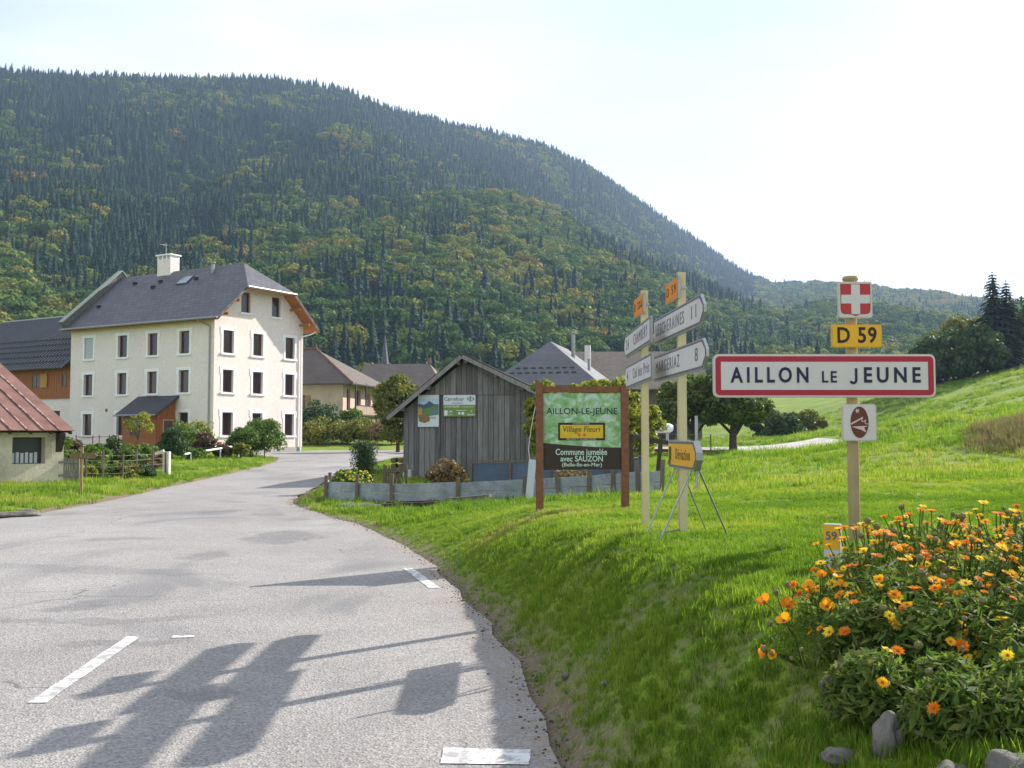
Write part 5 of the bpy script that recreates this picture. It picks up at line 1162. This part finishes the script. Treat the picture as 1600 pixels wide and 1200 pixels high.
# left garden: wire fence, waymark, white gate post and barrier rail, red railing
wf = empty('wire_fence', (0, 0, 0), 0, 'wire garden fence on thin rough posts left of the road', 'fence')
fpts = [(-12.55, 29.9), (-12.25, 30.4), (-11.9, 31.0), (-11.75, 31.8), (-11.55, 32.6), (-11.4, 33.4)]
for i, (x, y) in enumerate(fpts):
    z = gz(x, y); MB().cyl((x, y, z - .1), (x + random.uniform(-.03, .03), y, z + random.uniform(.75, .95)), .035, .028, n=7).build('post', PLAIN, wf)
    if i: 
        for h_ in (.2, .4, .58, .74): MB().cyl((fpts[i-1][0], fpts[i-1][1], gz(*fpts[i-1]) + h_), (x, y, z + h_), .006, n=4).build('wire', GALV, wf)
wy = empty('waymark', (-10.52, 24.8, gz(-10.52, 24.8)), 0, 'wooden footpath waymark with two brown arrow boards on the verge', 'signpost')
MB().cyl((0, 0, -.1), (0, 0, 1.14), .035, n=9).build('post', M('tan_waymark_wood', (.36, .24, .11), (.28, .18, .08), 4, .8), wy)
OLV = M('olive_brown_board', (.20, .14, .07), (.15, .105, .05), 4, .8)
MB().prism([(-.28, .90), (-.22, .86), (-.04, .86), (-.04, 1.0), (-.22, 1.0), (-.28, .95)], -.02, .02, 0, Matrix(((1, 0, 0, 0), (0, 0, 1, -.045), (0, 1, 0, 0), (0, 0, 0, 1)))).build('arrow_board', OLV, wy)
MB().prism([(.02, .85), (.33, .86), (.40, .93), (.33, 1.0), (.02, .99)], -.02, .02, 0, Matrix(((1, 0, 0, 0), (0, 0, 1, -.045), (0, 1, 0, 0), (0, 0, 0, 1)))).build('arrow_board', OLV, wy)
gpo = at(262, 33.5); gp = empty('white_gate_post', gpo, 0, 'short white concrete gate post with a white arm beside the verge', 'gate post')
CONC = M('white_concrete', (.66, .63, .56), (.55, .52, .46), 3, .85); MB().box(-.1, .1, -.1, .1, -.15, .78).build('pillar', CONC, gp); MB().beam((-.38, .0, .70), (-.1, 0, .8), .1, .1).build('arm', CONC, gp)
a, b = at(290, 46), at(378, 52); bar = empty('barrier_rail', (0, 0, 0), 0, 'white wooden barrier rail among the shrubs before the cream house', 'rail')
MB().cyl((a[0], a[1], a[2] + .32), (b[0], b[1], b[2] + .62), .045, n=8).build('rail', WHITE, bar)
for t in (.1, .6, .95):
    x, y = a[0] + (b[0] - a[0]) * t, a[1] + (b[1] - a[1]) * t; MB().cyl((x, y, gz(x, y) - .1), (x, y, a[2] + .32 + (b[2] + .3 - a[2]) * t), .035, n=7).build('post', WHITE, bar)
rr_ = empty('red_railing', (0, 0, 0), 0, 'thin dark red metal railing in front of the cream house wall', 'railing'); REDP = flat('dark_red_paint', (.22, .02, .03), .5)
rp_ = [at(px, 60) for px in (120, 146, 156, 172, 186)]
for i, q in enumerate(rp_):
    MB().cyl((q[0], q[1], q[2]), (q[0], q[1], q[2] + 1.15), .03, n=6).build('post', REDP, rr_)
    if i:
        for h_ in (.6, 1.05): MB().cyl((rp_[i-1][0], rp_[i-1][1], rp_[i-1][2] + h_), (q[0], q[1], q[2] + h_), .016, n=5).build('bar', REDP, rr_)
# beyond the lawn: tank, court fence, posts
tk = empty('white_tank', at(1033, 72), math.radians(10), 'white rounded tank seen between the sign posts', 'tank')
tb = MB(); prof_ = [(-.75, .02), (-.68, .25), (-.5, .38), (.5, .38), (.68, .25), (.75, .02)]
for (x0, r0), (x1, r1) in zip(prof_, prof_[1:]): tb.cyl((x0 * 1.2, 0, 1.72), (x1 * 1.2, 0, 1.72), r0 * .9, r1 * .9, 14, caps=False)
tb.build('shell', flat('white_tank_paint', (.8, .82, .86), .4), tk, True); MB().box(-.5, -.4, -.2, .2, 0, 1.45).build('foot', GREYP, tk); MB().box(.4, .5, -.2, .2, 0, 1.45).build('foot', GREYP, tk)
cf = empty('court_fence', (0, 0, 0), 0, 'low wire fence with dark base rail in front of the pinkish court', 'fence'); RB = flat('dark_red_brown_rail', (.08, .035, .03), .7)
ca = [at(px, 56.5) for px in (985, 1015, 1034, 1060, 1085, 1110, 1142)]
for i, q in enumerate(ca):
    MB().cyl((q[0], q[1], q[2] - .1), (q[0], q[1], q[2] + 1.15), .03, n=6).build('post', RB, cf)
    if i:
        p_ = ca[i-1]; MB().beam((p_[0], p_[1] - .04, p_[2] + .18), (q[0], q[1] - .04, q[2] + .18), .05, .16).build('base_rail', RB, cf)
        for h_ in (.5, .8, 1.1): MB().cyl((p_[0], p_[1], p_[2] + h_), (q[0], q[1], q[2] + h_), .008, n=4).build('wire', GALV, cf)

# ------------------------------------------------------------------ kilometre marker, stones
mk = empty('kilometre_marker', (1.805, 5.75, gz(1.805, 5.75)), math.radians(-28), 'small yellow and white road marker 59 behind the flowers', 'road marker')
MB().box(-.045, .045, -.0, .075, -.1, .27).build('body', flat('marker_grey', (.30, .31, .33), .6), mk)
MB().box(-.043, .043, -.004, -.0005, .13, .268).build('yellow_face', SYEL, mk); MB().box(-.043, .043, -.004, -.0005, -.05, .129).build('white_face', SWHITE, mk)
t_ = text('lettering', '59', .065, DKT, mk, 0, 0, 0, .01); t_.rotation_euler = (math.pi/2, 0, 0); t_.location = (0, -.007, .205)
t_ = text('lettering', '4', .06, BLK, mk, 0, 0, 0, .01); t_.rotation_euler = (math.pi/2, 0, 0); t_.location = (0, -.007, .06)
STONE = M('grey_field_stone', (.16, .15, .13), (.085, .08, .07), 4, .95, .9, 14, fine=.4); LIMEST = M('pale_limestone', (.20, .19, .165), (.09, .085, .07), 5, .95, .8, 16, fine=.3)
import bmesh
def stone(name, loc, size, mat, label, seed, rot=(0, 0, 0), cat='stone', rough=.22, sub=4, group=None):
    bm = bmesh.new(); bmesh.ops.create_icosphere(bm, subdivisions=sub, radius=1); r = np.random.default_rng(seed); off = r.random(3) * 50
    from mathutils import noise as mn
    for v in bm.verts:
        q = v.co.copy(); d = mn.noise(q * 1.3 + Vector(off)) * rough * 1.6 + mn.noise(q * 3.7 + Vector(off)) * rough * .6 + abs(mn.noise(q * 8 + Vector(off))) * rough * .25
        v.co = q * (1 + d); m_ = max(abs(v.co.x), abs(v.co.y), abs(v.co.z)); v.co *= (1 - .25 * (1 - m_))
        v.co = Vector((v.co.x * size[0], v.co.y * size[1], v.co.z * size[2]))
    me = bpy.data.meshes.new(name); bm.to_mesh(me); bm.free(); me.materials.append(mat); me.polygons.foreach_set('use_smooth', [True] * len(me.polygons))
    o = obj(name, me); o.location = loc; o.rotation_euler = rot; return tag(o, label, cat, group)
def pxp(px, py, y): u, yy, zz = raydir(px, py); t = y / yy; return (u * t, y, 1.6 + zz * t)
def ghit(px, py, dz):
    u, yy, zz = raydir(px, py); best = 3.0
    for y in np.arange(2.2, 9, .01):
        if 1.6 + zz / yy * y <= gz(u / yy * y, y): best = y; break
    return (u / yy * best, best, gz(u / yy * best, best) + dz)
stone('weathered_stump', ghit(1316, 1118, .07), (.07, .05, .095), M('grey_gnarled_wood', (.24, .22, .195), (.06, .055, .05), 7, .95, 1.0, 14, stretch=(3, 3, .7), fine=.5), 'grey gnarled stump under the left side of the flowers', 3, (.1, .1, .3), 'stump', .22)
stone('edging_stone', ghit(1388, 1176, .03), (.036, .045, .085), LIMEST, 'upright grey stone edging the flower bed', 15, (.05, .12, .6), rough=.2, group='stones edging the flower bed')
stone('edging_stone', ghit(1318, 1188, .0), (.075, .05, .03), LIMEST, 'flat pale stone lying low before the flower bed', 6, (0, .3, .2), group='stones edging the flower bed')
stone('edging_stone', ghit(1592, 1215, .0), (.09, .08, .06), STONE, 'large dark stone at the right corner of the flower bed', 7, (0, 0, .1), group='stones edging the flower bed')
stone('edging_stone', ghit(1490, 1225, .0), (.07, .06, .045), STONE, 'dark stone in the middle below the flowers', 8, (0, 0, .5), group='stones edging the flower bed')
for i, (px, py, y, s, lb) in enumerate([(883, 1078, 6.3, .03, 'white pebble low on the grassy bank'), (944, 1122, 5.6, .025, 'white pebble at the foot of the grassy bank')]):
    x = (px - 800) / F * y; stone('pebble', (x, y, gz(x, y) + .015), (s, s, s * .7), LIMEST, lb, 20 + i, cat='stone', sub=3)
for i, (px, y, sx, lb) in enumerate([(20, 19.6, .6, 'long flat pale stone on the left verge'), (45, 20.2, .25, 'grey stone beside the long flat stone'), (548, 21.7, .28, 'flat pale slab by the fence corner'), (572, 21.6, .35, 'flat whitish slab left of the plank pile')]):
    x = (px - 800) / F * y; stone('slab_stone', (x, y, gz(x, y) + .03), (sx, .2, .07), LIMEST, lb, 30 + i, (0, 0, .2), rough=.12, sub=3)

# ------------------------------------------------------------------ flower bed: marigold plants, each bloom a part
STEM = leafmat('marigold_leaves', [(.04, .085, .016), (.08, .145, .024), (.13, .20, .036), (.17, .22, .05), (.18, .18, .06)], .42, .65, spec=.15)
PET = [leafmat('petals_%s' % n_, c_, .4, .6) for n_, c_ in (('orange', [(.84, .33, .008), (.86, .40, .01)]), ('amber', [(.88, .46, .01), (.90, .54, .015)]), ('yellow', [(.90, .66, .03), (.88, .72, .08)]), ('deep_orange', [(.76, .22, .008), (.82, .29, .01)]))]
CTR = flat('flower_centre', (.32, .10, .01), .8); SEED = flat('green_seed_head', (.17, .16, .06), .9)
def bloom(mat, rows_, npet, R, cup, seed):
    r = np.random.default_rng(seed); b = MB()
    for rw in range(rows_):
        for i in range(npet):
            a = 2 * math.pi * (i + .5 * rw) / npet + r.normal() * .06; L_ = R * (1 - .2 * rw) * (.85 + .25 * r.random()); w_ = L_ * 2.4 / npet; up = cup + .25 * rw + r.normal() * .08
            c, s = math.cos(a), math.sin(a); f = lambda d, o_, z: (c * d - s * o_, s * d + c * o_, z)
            b.add([f(.15 * R, -w_ * .4, 0), f(.65 * L_, -w_, up * .6 * L_), f(L_, -w_ * .45, up * L_ * .8), f(L_, w_ * .45, up * L_ * .8), f(.65 * L_, w_, up * .6 * L_), f(.15 * R, w_ * .4, 0)], [(0, 1, 2, 3, 4, 5)])
    nb_ = len(b.v); b.cyl((0, 0, -.005), (0, 0, .09 * R + .003), .26 * R, .2 * R, 9, 1)
    return b.mesh('bloom', [mat, CTR])
BLOOMS = [bloom(PET[i % 4], 2, 15 + i, .0215, .15 + .1 * (i % 3), i) for i in range(8)]
POPPY = [bloom(PET[3], 1, 4, .030, .9, 40), bloom(PET[0], 1, 4, .028, .6, 41)]
bd = MB(); bd.cyl((0, 0, 0), (0, 0, .018), .009, .014, 7); bd.cyl((0, 0, .018), (0, 0, .026), .014, .006, 7); HEADM = bd.mesh('seed_head', SEED)
nbl = 0
def marigold(x, y, w_, h, nf, seed, label, poppy=False, leafn=650, zoff=0.0):
    global nbl
    r = np.random.default_rng(seed); z = gz(x, y) + zoff; e = empty('poppy_plant' if poppy else 'marigold_plant', (x, y, z), 0, label, 'flower plant', 'plants of the roadside flower bed')
    d = unit(leafn, r); d[:, 2] = np.abs(d[:, 2]); rad = (.35 + .65 * r.random((leafn, 1)) ** .6)
    P_ = d * rad * np.array([w_, w_, h]); ln = r.uniform(.013, .034, leafn) * (.55 if poppy else 1.0)
    Nn = d * .5 + r.normal(size=(leafn, 3)) * .6 + np.array([0, 0, .5]); Nn /= np.linalg.norm(Nn, axis=1, keepdims=True)
    Vv, Ff = leaf_quads(P_, Nn, ln, .28 if not poppy else .15, r)
    obj('foliage', mesh_np('marigold_foliage', Vv, Ff, STEM), e)
    sb = MB(); fl = []
    for i in range(nf):
        d1 = unit(1, r)[0]; d1[2] = abs(d1[2]) * 1.1 + .25; d1 /= np.linalg.norm(d1)
        if r.random() < .6: d1[1] = -abs(d1[1])
        tip = Vector(d1 * np.array([w_ * 1.05, w_ * 1.05, h * 1.12]) * r.uniform(.92, 1.1)); root = Vector((tip.x * .25, tip.y * .25, .02)); mid = (root + tip) / 2 + Vector((r.normal() * .02, r.normal() * .02, .02))
        sb.tube([root, mid, tip], [.0035, .003, .0025], 4); nrm = (tip - mid).normalized() + Vector((0, -.25, .5 if r.random() < .7 else .1)); head = r.random() < .22
        o = obj('seed_head' if head else 'flower', HEADM if head else (POPPY[r.integers(2)] if poppy else BLOOMS[r.integers(len(BLOOMS))]), e)
        o.location = tip; o.rotation_euler = nrm.to_track_quat('Z', 'Y').to_euler(); s = r.uniform(.6, 1.2); o.scale = (s, s, s); nbl += not head
    sb.build('stems', STEM, e); return e
PL = [(1.52, 4.35, .30, .36, 24, 'marigold plant nearest the road marker, crowded with orange blooms'), (1.86, 4.55, .32, .38, 26, 'marigold plant right of the sign post foot with yellow and orange blooms'), (2.22, 4.65, .32, .38, 26, 'marigold plant with dense blooms at the right picture edge, back row'),
      (1.50, 3.98, .28, .34, 14, 'leafy marigold plant above the gnarled stump'), (1.80, 4.05, .30, .38, 18, 'marigold plant in the middle of the flower bed'), (2.10, 4.15, .30, .40, 18, 'marigold plant at the right picture edge, middle row'),
      (1.62, 3.70, .26, .30, 7, 'leafy marigold plant above the upright stone'), (1.88, 3.72, .26, .32, 6, 'leafy marigold plant above the large dark stone'), (1.45, 3.62, .20, .24, 4, 'small leafy plant beside the upright stone'), (2.6, 4.9, .34, .38, 16, 'marigold plant in the back row past the picture edge'), (2.0, 5.0, .34, .34, 22, 'low marigold plant just right of the sign post foot'), (1.72, 3.45, .24, .22, 3, 'low leafy plant at the bottom of the bed'),
      (1.62, 3.12, .22, .22, 2, 'leafy plant at the bottom right between the dark stones'), (1.40, 3.30, .15, .16, 1, 'small leafy plant between the two pale stones'), (1.30, 3.75, .2, .24, 4, 'leafy plant left of the gnarled stump'), (1.95, 3.35, .25, .3, 3, 'leafy plant in the bottom right corner'), (1.18, 3.35, .17, .20, 2, 'leafy plant at the left end of the stones'),
      (1.30, 3.02, .16, .17, 1, 'low leafy plant at the bottom edge left of the upright stone'), (1.50, 2.92, .18, .2, 1, 'low leafy plant at the bottom edge below the upright stone'), (1.78, 2.95, .22, .26, 2, 'leafy plant at the bottom edge near the large dark stone')]
for i, (x, y, w_, h, nf, lb) in enumerate(PL): marigold(x, y, w_, h, int(nf * 2.9), 100 + i, lb, leafn=2100)
marigold(1.27, 4.15, .18, .26, 12, 130, 'sprawling poppy plant on the bank left of the flower bed', True, 700)
marigold(1.14, 3.95, .18, .20, 12, 131, 'low orange poppy plant hanging over the shaded bank', True, 600)
marigold(1.20, 4.4, .12, .16, 5, 132, 'small poppy plant at the top of the bank by the flowers', True, 400)

# ------------------------------------------------------------------ grass, pebbles, dry weeds (stuff)
GR = leafmat('grass_blades', [(.10, .18, .014), (.165, .255, .022), (.245, .31, .036), (.34, .32, .10)], .5, .55, True)
def clump_mesh(seed, nb_, rad, h, w_=.0035, bend=.5):
    r = np.random.default_rng(seed); V = []; Fc = []
    for i in range(nb_):
        a = r.random() * 6.28; d = rad * math.sqrt(r.random()); x, y = d * math.cos(a), d * math.sin(a); b = r.random() * 6.28; hh = h * r.uniform(.5, 1.15); be = bend * hh * r.uniform(.2, 1.0)
        ux, uy = math.cos(b), math.sin(b); px_, py_ = -uy * w_, ux * w_; k0 = len(V)
        V += [(x - px_, y - py_, 0), (x + px_, y + py_, 0), (x + ux * be * .35 + px_ * .8, y + uy * be * .35 + py_ * .8, hh * .6), (x + ux * be * .35 - px_ * .8, y + uy * be * .35 - py_ * .8, hh * .6), (x + ux * be, y + uy * be, hh)]
        Fc += [(k0, k0+1, k0+2), (k0, k0+2, k0+3), (k0+3, k0+2, k0+4)]
    return bpy.data.objects.new('g', mesh_np('grass_clump', V, Fc, GR))
gp_ = [clump_mesh(i, 26, .075, .062 + .012 * (i % 3)) for i in range(6)] + [clump_mesh(20 + i, 30, .12, .13, .004, .8) for i in range(3)]
def sample(n, xr, yr, dens):
    x = rng.uniform(*xr, n); y = rng.uniform(*yr, n); return x, y
def grass(name, x, y, label, smin, smax, tall=.06, tshift=0.0, pos_fn=None):
    sd = road_sd(x, y); bed = (x > 1.35) & (x < 3.0) & (y > 2.9) & (y < 5.1); k_ = ~bed & (sd > .04) & ((sd > .35) | (rng.random(len(x)) < np.clip((sd - .05) / .4, 0, 1) ** 1.0 + .04)); k_ &= ~((fnoise(x + 15, y + 7, .55) > .63) & (rng.random(len(x)) < .6)); x, y, sd = x[k_], y[k_], sd[k_]
    z = ground(x, y, sd); n = len(x)
    tl = rng.random(n) < tall; pick = np.where(tl, rng.integers(6, 9, n), rng.integers(0, 6, n))
    s = rng.uniform(smin, smax, n); nn_ = fnoise(x + 40, y + 80, 1.6); n2 = fnoise(x, y, 6)
    tint = np.clip(.30 + (nn_ - .5) * 1.3 + (n2 - .5) * .9 + rng.normal(0, .16, n) + tshift, 0, 1); s = s * (.62 + .8 * fnoise(x + 3, y + 11, .7))
    return scatter(name, [bpy.data.objects.new('g', q.data) for q in gp_], np.c_[x, y, z - .006], np.c_[rng.normal(0, .14, (n, 2)), rng.uniform(0, 6.28, n)], np.c_[s, s, s * rng.uniform(.7, 1.25, n)], pick, tint, label)
# near bank and lawn, denser towards the camera
yy = 2.2 + 20 * rng.random(420000) ** 1.0; xx = rng.uniform(-4.2, 12, 420000)
kp = (xx < .56 * yy + .6) & (rng.random(420000) < np.clip((6.0 / yy) ** 1.35, .06, 1)) ; 
grass('bank_grass', xx[kp], yy[kp], 'short green grass on the bank and lawn beside the road', .34, .66, .02, .06)
yy = rng.uniform(17, 62, 90000); xx = rng.uniform(-32, 32, 90000); kp = (np.abs(xx) < .56 * yy + 1) & (rng.random(90000) < np.clip((22 / yy) ** 1.2, .1, 1))
grass('verge_grass', xx[kp], yy[kp], 'green grass of the verges and the meadow', 1.0, 1.7, .04, .02)
xx = rng.uniform(10, 72, 60000); yy = rng.uniform(30, 118, 60000); kp = (xx < .58 * yy + 2) & (xx > .1 * yy) & (rng.random(60000) < np.clip(45 / yy, .3, 1)) & (fnoise(xx, yy * 2.2, 5) > .42)
kp &= ~((xx > 5) & (xx < 23) & (yy > 57) & (yy < 74))
grass('meadow_tufts', xx[kp], yy[kp], 'uneven grass tufts of the sloping meadow', 1.8, 4.0, .10, .0)
# pebbles along the road edge
bmx = []
for i in range(4):
    bm = bmesh.new(); bmesh.ops.create_icosphere(bm, subdivisions=1, radius=1); r = np.random.default_rng(i)
    for v in bm.verts: v.co *= r.uniform(.7, 1.2); v.co.z *= .65
    me = bpy.data.meshes.new('pebble'); bm.to_mesh(me); bm.free(); me.materials.append(LIMEST if i < 2 else STONE); bmx.append(bpy.data.objects.new('p', me))
x = rng.uniform(-6, 1.5, 60000); y = rng.uniform(2.5, 27, 60000); sd = road_sd(x, y); kp = (sd > -.35) & (sd < .3) & (rng.random(60000) < np.exp(-((sd - .04) / .13) ** 2)); x, y, sd = x[kp], y[kp], sd[kp]
z = np.where(sd < 0, zroad(y) + .006, ground(x, y, sd)); s = rng.uniform(.003, .011, len(x)) * (1 + (rng.random(len(x)) < .03) * 1.5)
scatter('edge_gravel', bmx, np.c_[x, y, z], np.c_[np.zeros((len(x), 2)), rng.uniform(0, 6, len(x))], np.c_[s, s, s], rng.integers(0, 4, len(x)), rng.random(len(x)), 'loose gravel along the edge of the road')
# dry weeds on the hump at the right
DRY = leafmat('dry_weed_stalks', [(.17, .14, .07), (.27, .21, .12), (.14, .17, .05)], .3, .8, True)
def dry(seed):
    o = clump_mesh(seed, 34, .16, .30, .006, .5); o.data.materials.clear(); o.data.materials.append(DRY); return o
x = rng.normal(13.4, 1.5, 2400); y = rng.normal(25.4, 1.5, 2400); kp = rng.random(2400) < np.clip((x - .445 * y) * .9, 0, 1) * np.clip((y - 22.8) * .8, 0, 1); x, y = x[kp], y[kp]; n = len(x)
scatter('dry_weeds', [dry(60 + i) for i in range(3)], np.c_[x, y, ground(x, y) - .02], np.c_[rng.normal(0, .15, (n, 2)), rng.uniform(0, 6, n)], np.c_[np.full((n, 2), 1.1), rng.uniform(.35, 1.2, n)], rng.integers(0, 3, n), rng.random(n), 'patch of dry brown weeds on the meadow hump')
